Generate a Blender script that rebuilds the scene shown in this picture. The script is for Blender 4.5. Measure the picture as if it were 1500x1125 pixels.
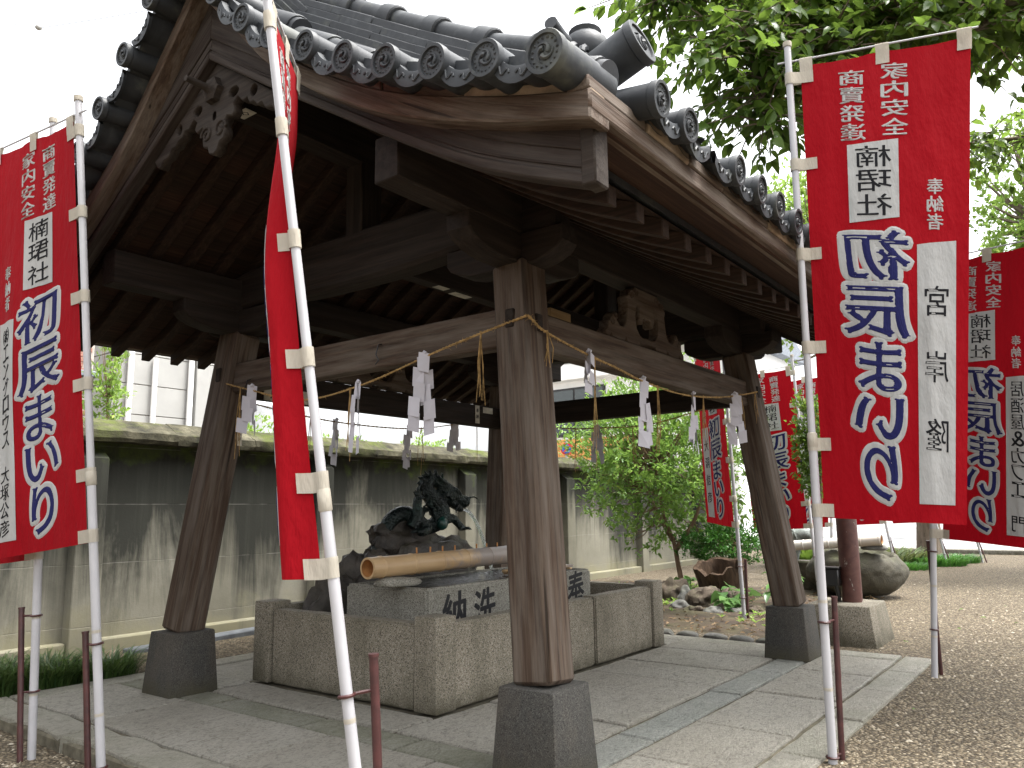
import bpy, bmesh, math, random
import numpy as np
from mathutils import Vector, Matrix, Euler, noise as mnoise

random.seed(7); np.random.seed(7)
R = math.radians
for o in list(bpy.data.objects): bpy.data.objects.remove(o)
SC = bpy.context.scene
COL = SC.collection

# ------------------------------------------------------------------ camera
cd = bpy.data.cameras.new('camera'); cam = bpy.data.objects.new('camera', cd); COL.objects.link(cam)
cd.sensor_fit = 'HORIZONTAL'; cd.sensor_width = 36.0; cd.lens = 36.0 * 1145.07 / 1500.0
cd.clip_start = 0.05; cd.clip_end = 2000
_y, _p, _r = R(36.996), R(9.197), R(-0.685)
_f = Vector((math.cos(_y)*math.cos(_p), math.sin(_y)*math.cos(_p), math.sin(_p)))
_rt = Vector((math.sin(_y), -math.cos(_y), 0)); _up = _rt.cross(_f)
_R = _rt*math.cos(_r) + _up*math.sin(_r); _U = _up*math.cos(_r) - _rt*math.sin(_r)
cam.matrix_world = Matrix(((_R.x,_U.x,-_f.x,0),(_R.y,_U.y,-_f.y,0),(_R.z,_U.z,-_f.z,1.0),(0,0,0,1)))
SC.camera = cam

# ------------------------------------------------------------------ sky, sun, exposure
SUN_DIR = Vector((0.22, -0.42, 1.3)).normalized()
wd = bpy.data.worlds.new('World'); SC.world = wd; wd.use_nodes = True
wn = wd.node_tree.nodes; wl = wd.node_tree.links; wn.clear()
sky = wn.new('ShaderNodeTexSky'); sky.sky_type = 'NISHITA'; sky.sun_disc = False
sky.sun_elevation = math.asin(SUN_DIR.z); sky.sun_rotation = math.atan2(SUN_DIR.x, SUN_DIR.y)
sky.air_density = 1.0; sky.dust_density = 6.0; sky.ozone_density = 1.0
hs = wn.new('ShaderNodeHueSaturation'); hs.inputs['Saturation'].default_value = 0.12
bg = wn.new('ShaderNodeBackground'); bg.inputs['Strength'].default_value = 0.15
wo = wn.new('ShaderNodeOutputWorld')
wl.new(sky.outputs[0], hs.inputs['Color']); wl.new(hs.outputs[0], bg.inputs['Color']); wl.new(bg.outputs[0], wo.inputs['Surface'])
sl = bpy.data.lights.new('sun', 'SUN'); sl.energy = 1.0; sl.angle = R(14); sl.color = (1.0, 0.96, 0.9)
sun = bpy.data.objects.new('sun', sl); COL.objects.link(sun)
sun.rotation_euler = (-SUN_DIR).to_track_quat('-Z', 'Y').to_euler(); sun.location = (6, -6, 14)
SC.view_settings.view_transform = 'Standard'; SC.view_settings.look = 'None'
SC.view_settings.exposure = 2.08; SC.view_settings.gamma = 1.0; SC.view_settings.use_curve_mapping = False
SC.render.engine = 'CYCLES'; SC.cycles.max_bounces = 8; SC.cycles.transparent_max_bounces = 8
SC.cycles.use_denoising = True

# ------------------------------------------------------------------ object helpers
W = {}
def xf(loc=(0,0,0), x=None, up=(0,0,1)):
    """matrix whose local X points along x and local Z is near up"""
    if x is None: return Matrix.Translation(Vector(loc))
    X = Vector(x).normalized(); U = Vector(up)
    Y = U.cross(X)
    if Y.length < 1e-4: Y = Vector((0,1,0)).cross(X)
    Y.normalize(); Z = X.cross(Y)
    return Matrix(((X.x,Y.x,Z.x,loc[0]),(X.y,Y.y,Z.y,loc[1]),(X.z,Y.z,Z.z,loc[2]),(0,0,0,1)))
def put(o, parent=None, M=None, label=None, cat=None, group=None, kind=None):
    if o.name not in COL.objects: COL.objects.link(o)
    M = M if M is not None else Matrix.Identity(4)
    if parent is not None:
        o.parent = parent; o.matrix_parent_inverse = W[parent.name].inverted()
    o.matrix_basis = M; W[o.name] = M
    if label: o['label'] = label
    if cat: o['category'] = cat
    if group: o['group'] = group
    if kind: o['kind'] = kind
    return o
def mk(name, me, mat=None, parent=None, M=None, **k):
    o = bpy.data.objects.new(name, me)
    if mat is not None and len(me.materials) == 0: me.materials.append(mat)
    return put(o, parent, M, **k)
def thing(name, loc, label, cat, group=None):
    o = bpy.data.objects.new(name, None); o.empty_display_size = 0.2
    return put(o, None, Matrix.Translation(Vector(loc)), label, cat, group)
def mesh(name, vs, fs, smooth=None):
    me = bpy.data.meshes.new(name); me.from_pydata([tuple(v) for v in vs], [], [tuple(f) for f in fs]); me.update()
    if smooth is not None: sm(me, smooth)
    return me
def sm(me, ang=35):
    me.shade_smooth(); me.set_sharp_from_angle(angle=R(ang)); return me
def bmesh_done(bm, name, smooth=None):
    me = bpy.data.meshes.new(name); bm.to_mesh(me); bm.free()
    if smooth is not None: sm(me, smooth)
    return me
def box_me(name, sx, sy, sz, bev=0.004, seg=1, c=(0,0,0), taper=None):
    """box centred on c; taper=(tx,ty) scales the top"""
    bm = bmesh.new(); bmesh.ops.create_cube(bm, size=1.0)
    for v in bm.verts:
        t = (1,1) if taper is None or v.co.z < 0 else taper
        v.co = Vector((v.co.x*sx*t[0]+c[0], v.co.y*sy*t[1]+c[1], v.co.z*sz+c[2]))
    if bev: bmesh.ops.bevel(bm, geom=bm.edges[:], offset=bev, segments=seg, affect='EDGES', profile=0.5)
    bmesh.ops.recalc_face_normals(bm, faces=bm.faces[:])
    return bmesh_done(bm, name, 40 if bev else None)
def beam(name, p0, p1, w, h, mat, parent, bev=0.006, up=(0,0,1), **k):
    p0 = Vector(p0); p1 = Vector(p1)
    me = box_me(name, (p1-p0).length, w, h, bev)
    return mk(name, me, mat, parent, xf((p0+p1)/2, p1-p0, up), **k)
def catmull(pts, n=6, closed=False):
    P = [Vector(p) for p in pts]; out = []; m = len(P)
    rng = range(m) if closed else range(m-1)
    for i in rng:
        if closed: a,b,c,d = P[(i-1)%m],P[i],P[(i+1)%m],P[(i+2)%m]
        else: a,b,c,d = P[max(i-1,0)],P[i],P[i+1],P[min(i+2,m-1)]
        for j in range(n):
            t = j/n
            out.append(0.5*((2*b)+(c-a)*t+(2*a-5*b+4*c-d)*t*t+(-a+3*b-3*c+d)*t*t*t))
    if not closed: out.append(P[-1])
    return out
def tube_geo(path, rad, seg=8, caps=True, vs=None, fs=None, squash=1.0):
    """tube along path; rad number, list or callable(t)"""
    vs = [] if vs is None else vs; fs = [] if fs is None else fs
    P = [Vector(p) for p in path]; n = len(P); base = len(vs)
    T = []
    for i in range(n):
        d = P[min(i+1,n-1)]-P[max(i-1,0)]
        T.append(d.normalized() if d.length > 1e-9 else Vector((0,0,1)))
    nrm = T[0].orthogonal().normalized()
    for i in range(n):
        nrm = (nrm - T[i]*nrm.dot(T[i]))
        nrm = nrm.normalized() if nrm.length > 1e-6 else T[i].orthogonal().normalized()
        b = T[i].cross(nrm)
        r = rad(i/(n-1)) if callable(rad) else (rad[i] if hasattr(rad,'__len__') else rad)
        for k in range(seg):
            a = 2*math.pi*k/seg
            vs.append(P[i] + nrm*(math.cos(a)*r) + b*(math.sin(a)*r*squash))
    for i in range(n-1):
        for k in range(seg):
            a = base+i*seg+k; b2 = base+i*seg+(k+1)%seg
            fs.append((a,b2,b2+seg,a+seg))
    if caps:
        fs.append(tuple(base+k for k in reversed(range(seg))))
        fs.append(tuple(base+(n-1)*seg+k for k in range(seg)))
    return vs, fs
def tube(name, path, rad, mat, parent=None, seg=8, M=None, **k):
    vs, fs = tube_geo(path, rad, seg)
    return mk(name, mesh(name, vs, fs, 50), mat, parent, M, **k)
def lathe_geo(prof, seg=24, axis='X', vs=None, fs=None):
    """prof: list of (axial, radius)"""
    vs = [] if vs is None else vs; fs = [] if fs is None else fs; base = len(vs)
    for a_, r_ in prof:
        for k in range(seg):
            a = 2*math.pi*k/seg; c, s = math.cos(a)*r_, math.sin(a)*r_
            vs.append((a_,c,s) if axis == 'X' else (c,s,a_))
    for i in range(len(prof)-1):
        for k in range(seg):
            a = base+i*seg+k; b = base+i*seg+(k+1)%seg
            fs.append((a,a+seg,b+seg,b))
    return vs, fs
def prism_me(name, poly, h, bev=0.0, smooth=30):
    """poly in local XY extruded 0..h along Z"""
    bm = bmesh.new(); vs = [bm.verts.new((p[0],p[1],0)) for p in poly]; f = bm.faces.new(vs)
    r = bmesh.ops.extrude_face_region(bm, geom=[f])
    bmesh.ops.translate(bm, verts=[v for v in r['geom'] if isinstance(v, bmesh.types.BMVert)], vec=(0,0,h))
    bmesh.ops.recalc_face_normals(bm, faces=bm.faces[:])
    if bev: bmesh.ops.bevel(bm, geom=[e for e in bm.edges if abs(e.verts[0].co.z-e.verts[1].co.z) < 1e-6], offset=bev, segments=1, affect='EDGES')
    return bmesh_done(bm, name, smooth)
def plate_me(name, loops, thick, bev=0.0):
    """flat carved plate from closed 2-D loops (inner loops become holes), thickness along Z"""
    cu = bpy.data.curves.new(name, 'CURVE'); cu.dimensions = '2D'; cu.fill_mode = 'BOTH'
    cu.extrude = thick/2 - bev; cu.bevel_depth = bev; cu.bevel_resolution = 0; cu.offset = -bev
    for lp in loops:
        s = cu.splines.new('POLY'); s.points.add(len(lp)-1)
        for p, q in zip(s.points, lp): p.co = (q[0], q[1], 0, 1)
        s.use_cyclic_u = True
    o = bpy.data.objects.new(name, cu); COL.objects.link(o)
    bpy.context.view_layer.update()
    me = bpy.data.meshes.new_from_object(o.evaluated_get(bpy.context.evaluated_depsgraph_get()))
    me.name = name; bpy.data.objects.remove(o); bpy.data.curves.remove(cu)
    return me
def rock_me(name, sx, sy, sz, seed=0, sub=3, amp=0.25, freq=1.2, flat=True, amp2=0.06):
    bm = bmesh.new(); bmesh.ops.create_icosphere(bm, subdivisions=sub, radius=1.0)
    off = Vector((seed*7.3, seed*3.1, seed*1.7))
    for v in bm.verts:
        n = v.co.normalized()
        d = 1+amp*mnoise.noise(n*freq+off)+amp2*mnoise.noise(n*freq*4+off)
        v.co = Vector((n.x*sx*d, n.y*sy*d, n.z*sz*d))
        if flat and v.co.z < -sz*0.55: v.co.z = -sz*0.55
    return bmesh_done(bm, name, 50)
# ------------------------------------------------------------------ materials
def lin(c):
    if isinstance(c, str):
        c = [int(c[i:i+2],16)/255 for i in (1,3,5)]
        c = [x/12.92 if x <= 0.04045 else ((x+0.055)/1.055)**2.4 for x in c]
    return (c[0], c[1], c[2], 1.0)
class NT:
    def __init__(s, name):
        s.m = bpy.data.materials.new(name); s.m.use_nodes = True
        s.t = s.m.node_tree; s.b = s.t.nodes['Principled BSDF']; s.out = s.t.nodes['Material Output']
    def n(s, typ, ins=None, **at):
        nd = s.t.nodes.new('ShaderNode'+typ)
        for k, v in at.items(): setattr(nd, k, v)
        for k, v in (ins or {}).items(): s.set(nd.inputs[k], v)
        return nd
    def set(s, sock, v):
        if isinstance(v, bpy.types.NodeSocket): s.t.links.new(v, sock)
        else: sock.default_value = v
    attr = None
    def co(s, scale=(1,1,1), which='Object', rnd=True, rot=(0,0,0)):
        v = s.n('Attribute', attribute_name=s.attr).outputs['Vector'] if s.attr else s.n('TexCoord').outputs[which]
        if rnd:
            oi = s.n('ObjectInfo'); mu = s.math('MULTIPLY', oi.outputs['Random'], 37.0)
            va = s.n('VectorMath', {0: v, 1: mu}, operation='ADD'); v = va.outputs[0]
        return s.n('Mapping', {'Vector': v, 'Scale': scale, 'Rotation': rot}).outputs[0]
    def world(s, scale=(1,1,1)):
        g = s.n('NewGeometry'); return s.n('Mapping', {'Vector': g.outputs['Position'], 'Scale': scale}).outputs[0]
    def noise(s, v, scale=5, detail=4, rough=0.55, dist=0.0, out='Fac'):
        return s.n('TexNoise', {'Vector': v, 'Scale': scale, 'Detail': detail, 'Roughness': rough, 'Distortion': dist}).outputs[out]
    def voro(s, v, scale=5, feature='F1', out='Distance', rand=1.0):
        return s.n('TexVoronoi', {'Vector': v, 'Scale': scale, 'Randomness': rand}, feature=feature).outputs[out]
    def ramp(s, f, stops, interp='LINEAR'):
        r = s.n('ValToRGB', {'Fac': f}); e = r.color_ramp; e.interpolation = interp
        while len(e.elements) < len(stops): e.elements.new(0.5)
        for el, (p, c) in zip(e.elements, stops):
            el.position = p; el.color = lin(c) if not isinstance(c, (int,float)) else (c,c,c,1)
        return r.outputs['Color']
    def mix(s, f, a, b, mode='MIX'):
        nd = s.n('Mix', data_type='RGBA', blend_type=mode)
        for i, v in ((0,f),(6,a),(7,b)):
            if isinstance(v, (str,tuple,list)): v = lin(v)
            s.set(nd.inputs[i], v)
        return nd.outputs[2]
    def math(s, op, a, b=0.5, clamp=False):
        nd = s.n('Math', {0: a, 1: b}, operation=op, use_clamp=clamp); return nd.outputs[0]
    def mrange(s, v, a, b, c=0.0, d=1.0):
        return s.n('MapRange', {0: v, 1: a, 2: b, 3: c, 4: d}).outputs[0]
    def bump(s, h, strength=0.3, dist=0.01, normal=None):
        ins = {'Height': h, 'Strength': strength, 'Distance': dist}
        if normal is not None: ins['Normal'] = normal
        return s.n('Bump', ins).outputs['Normal']
    def fin(s, col, rough=0.7, normal=None, spec=0.4, metal=0.0, **k):
        s.set(s.b.inputs['Base Color'], lin(col) if isinstance(col, (str,tuple)) else col)
        s.set(s.b.inputs['Roughness'], rough); s.set(s.b.inputs['Specular IOR Level'], spec); s.set(s.b.inputs['Metallic'], metal)
        if normal is not None: s.set(s.b.inputs['Normal'], normal)
        for kk, v in k.items(): s.set(s.b.inputs[kk], v)
        return s.m
def wood(name, dark, mid, light, grey=None, greyamt=0.0, gscale=1.0, bumpd=0.004, rough=0.8, cracks=True, attr=None):
    t = NT(name); t.attr = attr
    v = t.co((1.1*gscale, 34*gscale, 34*gscale))
    w1 = t.noise(v, 1.6, 5, 0.6, 0.6); 
    v2 = t.co((4*gscale, 160*gscale, 160*gscale)); fine = t.noise(v2, 1.4, 3, 0.6)
    c = t.ramp(w1, [(0.28, dark), (0.5, mid), (0.75, light)])
    c = t.mix(t.mrange(fine, 0.35, 0.7, 0.0, 0.35), c, dark)
    big = t.noise(t.co((1,1.5,1.5)), 2.1, 4, 0.6)
    c = t.mix(t.mrange(big, 0.4, 0.7, 0, 0.45), c, t.mix(0.5, c, dark))
    if grey: c = t.mix(t.mrange(t.noise(t.co((0.8,9,9)), 2.3, 6, 0.65), 0.42, 0.66, 0, greyamt), c, grey)
    h = t.math('ADD', t.math('MULTIPLY', w1, 0.6), t.math('MULTIPLY', fine, 0.4))
    if cracks:
        cr = t.noise(t.co((0.7, 26, 26)), 1.1, 2, 0.5); crk = t.mrange(cr, 0.26, 0.30, 1.0, 0.0)
        c = t.mix(t.math('MULTIPLY', crk, 0.75), c, (0.012,0.009,0.007)); h = t.math('SUBTRACT', h, t.math('MULTIPLY', crk, 0.7))
    return t.fin(c, rough, t.bump(h, 0.6, bumpd), 0.25)
def granite(name, base, dark, light, sc=1.0, rough=0.85, stain=None, stainamt=0.5, bumps=0.5):
    t = NT(name); v = t.co((1,1,1))
    a = t.voro(v, 250*sc, out='Color'); sep = t.n('SeparateColor', {0: a}).outputs[0]
    c = t.ramp(sep, [(0.12, dark), (0.3, base), (0.75, base), (0.95, light)])
    f = t.noise(v, 330*sc, 3, 0.7); c = t.mix(t.mrange(f, 0.5, 0.7, 0, 0.35), c, dark)
    big = t.noise(v, 3.2, 6, 0.65); c = t.mix(t.mrange(big, 0.4, 0.72, 0, 0.5), c, t.mix(0.6, c, dark))
    if stain:
        st = t.noise(t.co((1,1,0.35)), 4.0, 6, 0.7); c = t.mix(t.mrange(st, 0.45, 0.7, 0, stainamt), c, stain)
    wz = t.n('SeparateXYZ', {0: t.n('NewGeometry').outputs['Position']}).outputs[2]; dn = t.noise(v, 9, 5, 0.65)
    c = t.mix(t.math('MULTIPLY', t.mrange(wz, 0.0, 0.10, 0.9, 0.0), t.mrange(dn, 0.3, 0.6, 0.2, 1.0)), c, (0.055,0.05,0.03))
    h = t.math('ADD', t.math('MULTIPLY', t.noise(v, 90*sc, 4, 0.7), 0.6), t.math('MULTIPLY', sep, 0.3))
    return t.fin(c, rough, t.bump(h, bumps, 0.006), 0.3)

MT = {}
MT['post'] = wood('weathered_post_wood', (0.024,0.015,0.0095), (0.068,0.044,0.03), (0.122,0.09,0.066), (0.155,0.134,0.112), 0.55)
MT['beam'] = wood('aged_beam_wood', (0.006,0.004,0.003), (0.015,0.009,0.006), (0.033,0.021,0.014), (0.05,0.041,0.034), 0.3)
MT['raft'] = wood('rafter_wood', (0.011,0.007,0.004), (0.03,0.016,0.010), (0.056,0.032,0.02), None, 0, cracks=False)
MT['barge'] = wood('weathered_barge_wood', (0.014,0.009,0.007), (0.034,0.024,0.019), (0.066,0.051,0.043), (0.095,0.083,0.075), 0.45, attr='gco')
MT['fascia'] = wood('bleached_fascia_wood', (0.035,0.021,0.014), (0.085,0.056,0.039), (0.155,0.115,0.086), (0.2,0.172,0.145), 0.65, bumpd=0.008)
MT['verge'] = wood('bleached_verge_wood', (0.035,0.021,0.014), (0.085,0.056,0.039), (0.155,0.115,0.086), (0.2,0.172,0.145), 0.65, bumpd=0.008, attr='gco')
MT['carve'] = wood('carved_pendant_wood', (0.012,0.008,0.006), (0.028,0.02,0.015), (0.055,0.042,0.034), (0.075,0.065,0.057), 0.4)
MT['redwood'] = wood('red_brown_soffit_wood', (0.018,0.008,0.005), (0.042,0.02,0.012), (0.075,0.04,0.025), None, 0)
MT['newwood'] = wood('pale_new_wood', (0.3,0.19,0.09), (0.45,0.31,0.16), (0.55,0.4,0.23), None, 0, cracks=False, rough=0.6)
MT['granite'] = granite('speckled_granite', (0.235,0.208,0.16), (0.06,0.052,0.038), (0.37,0.34,0.285), 1.0, 0.85, (0.075,0.068,0.045), 0.6)
MT['granite_pale'] = granite('pale_granite', (0.27,0.26,0.22), (0.09,0.085,0.068), (0.42,0.40,0.36), 1.0, 0.8, (0.10,0.095,0.07), 0.55)
MT['andesite'] = granite('dark_andesite', (0.05,0.048,0.043), (0.018,0.018,0.016), (0.088,0.084,0.077), 1.2, 0.75, (0.13,0.10,0.07), 0.3)
def paving(name, a, b, dark, moss=0.0):
    t = NT(name); v = t.co((1,1,1))
    ch = t.noise(t.co((1,1.6,1)), 21, 7, 0.75, 1.1); big = t.noise(v, 2.6, 5, 0.6); fine = t.noise(v, 220, 3, 0.7)
    c = t.ramp(big, [(0.3, a), (0.7, b)])
    pit = t.noise(t.co((1,1.5,1)), 62, 4, 0.7, 0.6); c = t.mix(t.mrange(ch, 0.36, 0.50, 0.8, 0.0), c, dark); c = t.mix(t.mrange(pit, 0.36, 0.46, 0.75, 0.0), c, dark); c = t.mix(t.mrange(pit, 0.54, 0.66, 0.0, 0.45), c, (0.66,0.63,0.56)); c = t.mix(t.mrange(ch, 0.56, 0.72, 0.0, 0.5), c, t.mix(0.6, c, (0.62,0.58,0.5)))  # stone mottling; dark pits and pale high spots also paint relief shading into the colour
    c = t.mix(t.mrange(fine, 0.55, 0.72, 0, 0.25), c, dark)
    if moss: c = t.mix(t.math('MULTIPLY', t.mrange(t.noise(v, 3.3, 5, 0.65), 0.42, 0.62, 0, 1), moss), c, (0.13,0.15,0.06))
    oi = t.n('ObjectInfo').outputs['Random']
    c = t.mix(t.mrange(oi, 0, 1, 0, 0.3), c, t.mix(0.6, c, (0.26,0.215,0.16)))
    h = t.math('ADD', t.math('ADD', ch, t.math('MULTIPLY', pit, 0.5)), t.math('MULTIPLY', fine, 0.25))
    wet = t.mrange(t.noise(v, 1.9, 4, 0.6), 0.4, 0.62, 0.62, 0.34)
    return t.fin(c, wet, t.bump(h, 1.0, 0.055), 0.5)
MT['slab'] = paving('chiselled_slab', (0.46,0.43,0.36), (0.55,0.525,0.455), (0.2,0.18,0.145))
MT['kerb'] = paving('pale_border_slab', (0.48,0.455,0.38), (0.56,0.535,0.46), (0.25,0.235,0.18), 0.25)
MT['blue'] = paving('blue_green_strip_stone', (0.36,0.375,0.345), (0.45,0.46,0.42), (0.2,0.21,0.185), 0.12)
MT['mossy'] = paving('mossy_strip_stone', (0.33,0.335,0.27), (0.43,0.42,0.34), (0.18,0.18,0.135), 0.4)
def gravel():
    t = NT('brown_gravel'); v = t.world()
    a = t.voro(v, 62, out='Color'); d = t.voro(v, 62); sep = t.n('SeparateColor', {0: a}).outputs[0]
    c = t.ramp(sep, [(0.0,(0.048,0.035,0.021)), (0.35,(0.14,0.106,0.065)), (0.7,(0.235,0.187,0.12)), (1.0,(0.39,0.33,0.235))])
    c = t.mix(t.mrange(d, 0.25, 0.6, 0, 0.7), c, (0.045,0.036,0.024))
    c = t.mix(t.mrange(t.noise(v, 0.7, 6, 0.65), 0.42, 0.66, 0, 0.55), c, t.mix(0.5, c, (0.10,0.08,0.055)))
    h = t.math('SUBTRACT', t.math('MULTIPLY', sep, 0.4), d)
    return t.fin(c, 0.85, t.bump(h, 1.0, 0.018), 0.3)
MT['gravel'] = gravel()
def pebble():
    t = NT('loose_pebbles'); v = t.world(); a = t.noise(v, 60, 2, 0.5)
    r = t.n('NewGeometry').outputs['Random Per Island']
    return t.fin(t.ramp(r, [(0.0,(0.07,0.055,0.036)), (0.4,(0.15,0.12,0.08)), (0.75,(0.24,0.2,0.14)), (1.0,(0.38,0.34,0.27))]), 0.8, None, 0.3)
MT['pebble'] = pebble()
def concrete():
    t = NT('stained_concrete'); v = t.world()
    z = t.n('SeparateXYZ', {0: v}).outputs[2]
    st = t.math('ADD', t.math('MULTIPLY', t.noise(t.world((1.5,1,0.22)), 1.3, 7, 0.72, 0.6), 0.62), t.math('MULTIPLY', t.noise(t.world((1,1,0.8)), 0.75, 5, 0.6, 0.5), 0.38))
    st2 = t.noise(t.world((7.5,1,0.35)), 1.6, 5, 0.65)
    big = t.noise(v, 1.1, 5, 0.6); fine = t.noise(v, 60, 4, 0.7)
    c = t.ramp(big, [(0.3,(0.15,0.142,0.108)), (0.7,(0.27,0.258,0.21))])
    c = t.mix(t.mrange(fine, 0.4, 0.7, 0, 0.25), c, (0.16,0.15,0.12))
    hf = t.mrange(z, 0.1, 1.6, 0.0, 1.0)
    st = t.math('ADD', st, t.mrange(t.noise(t.world((1,1,0.3)), 0.42, 3, 0.5), 0.3, 0.7, -0.12, 0.12)); s1 = t.math('ADD', t.math('MULTIPLY', st, 1.0), t.math('MULTIPLY', hf, 0.34))
    c = t.mix(t.mrange(s1, 0.57, 0.72, 0, 0.93), c, (0.018,0.019,0.016))
    s2 = t.math('ADD', st2, t.math('MULTIPLY', hf, 0.20)); c = t.mix(t.mrange(s2, 0.64, 0.8, 0, 0.45), c, (0.05,0.052,0.042))
    ms = t.math('ADD', t.noise(v, 3.0, 5, 0.7), t.mrange(z, 1.15, 1.65, -0.25, 0.14)); c = t.mix(t.mrange(ms, 0.5, 0.68, 0, 0.85), c, (0.075,0.10,0.022))
    lo = t.math('ADD', t.noise(v, 2.2, 5, 0.6), t.mrange(z, 0.0, 0.5, 0.15, -0.3)); c = t.mix(t.mrange(lo, 0.45, 0.7, 0, 0.6), c, (0.20,0.185,0.105))
    # board joint lines
    zz = t.math('FRACT', t.math('DIVIDE', t.math('ADD', z, 0.05), 0.455)); ln = t.mrange(t.math('ABSOLUTE', t.math('SUBTRACT', zz, 0.5)), 0.0, 0.011, 1.0, 0.0)
    br = t.mrange(t.noise(v, 7, 2, 0.5), 0.4, 0.6, 0, 1); c = t.mix(t.math('MULTIPLY', t.math('MULTIPLY', ln, br), 0.3), c, (0.42,0.40,0.36))
    h = t.math('SUBTRACT', t.math('ADD', t.math('MULTIPLY', fine, 0.5), big), t.math('MULTIPLY', ln, 0.4))
    return t.fin(c, 0.9, t.bump(h, 0.5, 0.006), 0.2)
MT['concrete'] = concrete()
def coping():
    t = NT('mossy_coping'); v = t.world(); a = t.noise(v, 6, 6, 0.7); b = t.noise(v, 30, 4, 0.7); up = t.n('SeparateXYZ', {0: t.n('NewGeometry').outputs['Normal']}).outputs[2]
    c = t.ramp(a, [(0.32,(0.02,0.02,0.015)), (0.52,(0.065,0.06,0.04)), (0.74,(0.15,0.138,0.095))])
    m = t.math('MULTIPLY', t.mrange(t.noise(v, 2.1, 6, 0.75), 0.5, 0.66, 0, 1), t.mrange(up, -0.3, 0.6, 0.35, 1)); c = t.mix(t.math('MULTIPLY', m, 0.85), c, (0.07,0.09,0.014))
    return t.fin(c, 0.95, t.bump(t.math('ADD', a, b), 0.8, 0.012), 0.15)
MT['coping'] = coping()
def tile():
    t = NT('smoked_roof_tile'); v = t.co(); a = t.noise(v, 9, 5, 0.6); b = t.noise(v, 120, 3, 0.6); st = t.noise(t.co((6,1.2,6)), 3, 4, 0.6)
    c = t.ramp(a, [(0.3,(0.016,0.019,0.022)), (0.7,(0.043,0.048,0.054))])
    c = t.mix(t.mrange(st, 0.5, 0.75, 0, 0.5), c, (0.095,0.102,0.108))
    oi = t.n('ObjectInfo').outputs['Random']; c = t.mix(t.mrange(oi, 0, 1, 0, 0.75), c, (0.022,0.024,0.027)); c = t.mix(t.mrange(t.noise(v, 5, 4, 0.7), 0.56, 0.72, 0, 0.5), c, (0.12,0.125,0.10))
    return t.fin(c, t.mrange(a, 0.3, 0.7, 0.45, 0.65), t.bump(t.math('ADD', a, t.math('MULTIPLY', b, 0.3)), 0.3, 0.004), 0.35)
MT['tile'] = tile()
def plain(name, col, rough=0.6, spec=0.4, var=0.15, sc=12, bumpd=0.0, metal=0.0):
    t = NT(name); v = t.co(); a = t.noise(v, sc, 5, 0.6); c = lin(col)
    d = tuple(x*(1-var*1.6) for x in c[:3]); l = tuple(min(1,x*(1+var)) for x in c[:3])
    cc = t.ramp(a, [(0.3, d), (0.7, l)])
    return t.fin(cc, rough, t.bump(a, 0.4, bumpd) if bumpd else None, spec, metal)
MT['plaster'] = plain('old_lime_plaster', (0.32,0.25,0.185), 0.9, 0.1, 0.35, 9, 0.006)
MT['pvc'] = plain('white_pvc_pipe', (0.40,0.395,0.41), 0.35, 0.5, 0.06, 5)
MT['steel'] = plain('maroon_painted_steel', (0.055,0.016,0.015), 0.45, 0.5, 0.35, 20)
MT['paper'] = plain('white_paper', (0.52,0.51,0.56), 0.8, 0.2, 0.03, 6)
MT['ink'] = plain('black_ink', (0.012,0.012,0.014), 0.6, 0.3, 0.1, 6)
MT['stickerpaper'] = plain('aged_label_paper', (0.5,0.47,0.4), 0.8, 0.1, 0.2, 20)
MT['straw'] = plain('dry_straw', (0.36,0.235,0.10), 0.85, 0.15, 0.35, 40)
MT['wirem'] = plain('dark_wire', (0.03,0.03,0.032), 0.4, 0.5, 0.2, 20, 0, 0.6)
def cloth(name, col, tr=0.35):
    t = NT(name); v = t.co((1,1,1), rnd=False); wv = t.noise(v, 900, 2, 0.5); bg_ = t.noise(v, 3, 4, 0.5)
    c = lin(col); c1 = t.mix(t.mrange(bg_, 0.3, 0.7, 0, 0.22), c, tuple(x*0.72 for x in c[:3]))
    wr = t.noise(t.co((2.2,2.2,0.7), rnd=False), 3.5, 5, 0.6)
    nb = t.bump(wr, 0.7, 0.035, t.bump(wv, 0.25, 0.001)); c1 = t.mix(t.mrange(wr, 0.45, 0.75, 0, 0.25), c1, tuple(min(1,x*1.25+0.004) for x in c[:3]))
    t.fin(c1, 0.85, nb, 0.15); tl = t.n('BsdfTranslucent', {'Color': c1, 'Normal': nb}); ms = t.n('MixShader', {0: tr, 1: t.b.outputs[0], 2: tl.outputs[0]})
    t.t.links.new(ms.outputs[0], t.out.inputs[0]); return t.m
MT['red'] = cloth('red_flag_cotton', (0.27,0.001,0.006), 0.17)
MT['white_print'] = cloth('white_undyed_print', (0.41,0.41,0.40), 0.17)
MT['navy'] = cloth('navy_print', (0.016,0.017,0.085), 0.1)
MT['black_print'] = cloth('black_print', (0.012,0.012,0.014), 0.05)
MT['tab'] = cloth('cream_flag_loop', (0.5,0.46,0.385), 0.3)
def leafm(name, dk, lt, yel, tr=0.45, rough=0.35):
    t = NT(name); r = t.n('NewGeometry').outputs['Random Per Island']; oi = t.n('ObjectInfo').outputs['Random']
    rr = t.math('FRACT', t.math('ADD', r, oi)); c = t.ramp(rr, [(0.0, dk), (0.55, lt), (0.93, lt), (1.0, yel)])
    v = t.n('TexCoord').outputs['Object']; c = t.mix(t.mrange(t.noise(v, 30, 3, 0.6), 0.5, 0.75, 0, 0.4), c, dk)
    t.fin(c, rough, None, 0.4); tl = t.n('BsdfTranslucent', {'Color': t.mix(0.55, c, t.mix(0.5, lt, yel))}); ms = t.n('MixShader', {0: tr, 1: t.b.outputs[0], 2: tl.outputs[0]})
    t.t.links.new(ms.outputs[0], t.out.inputs[0]); return t.m
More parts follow.
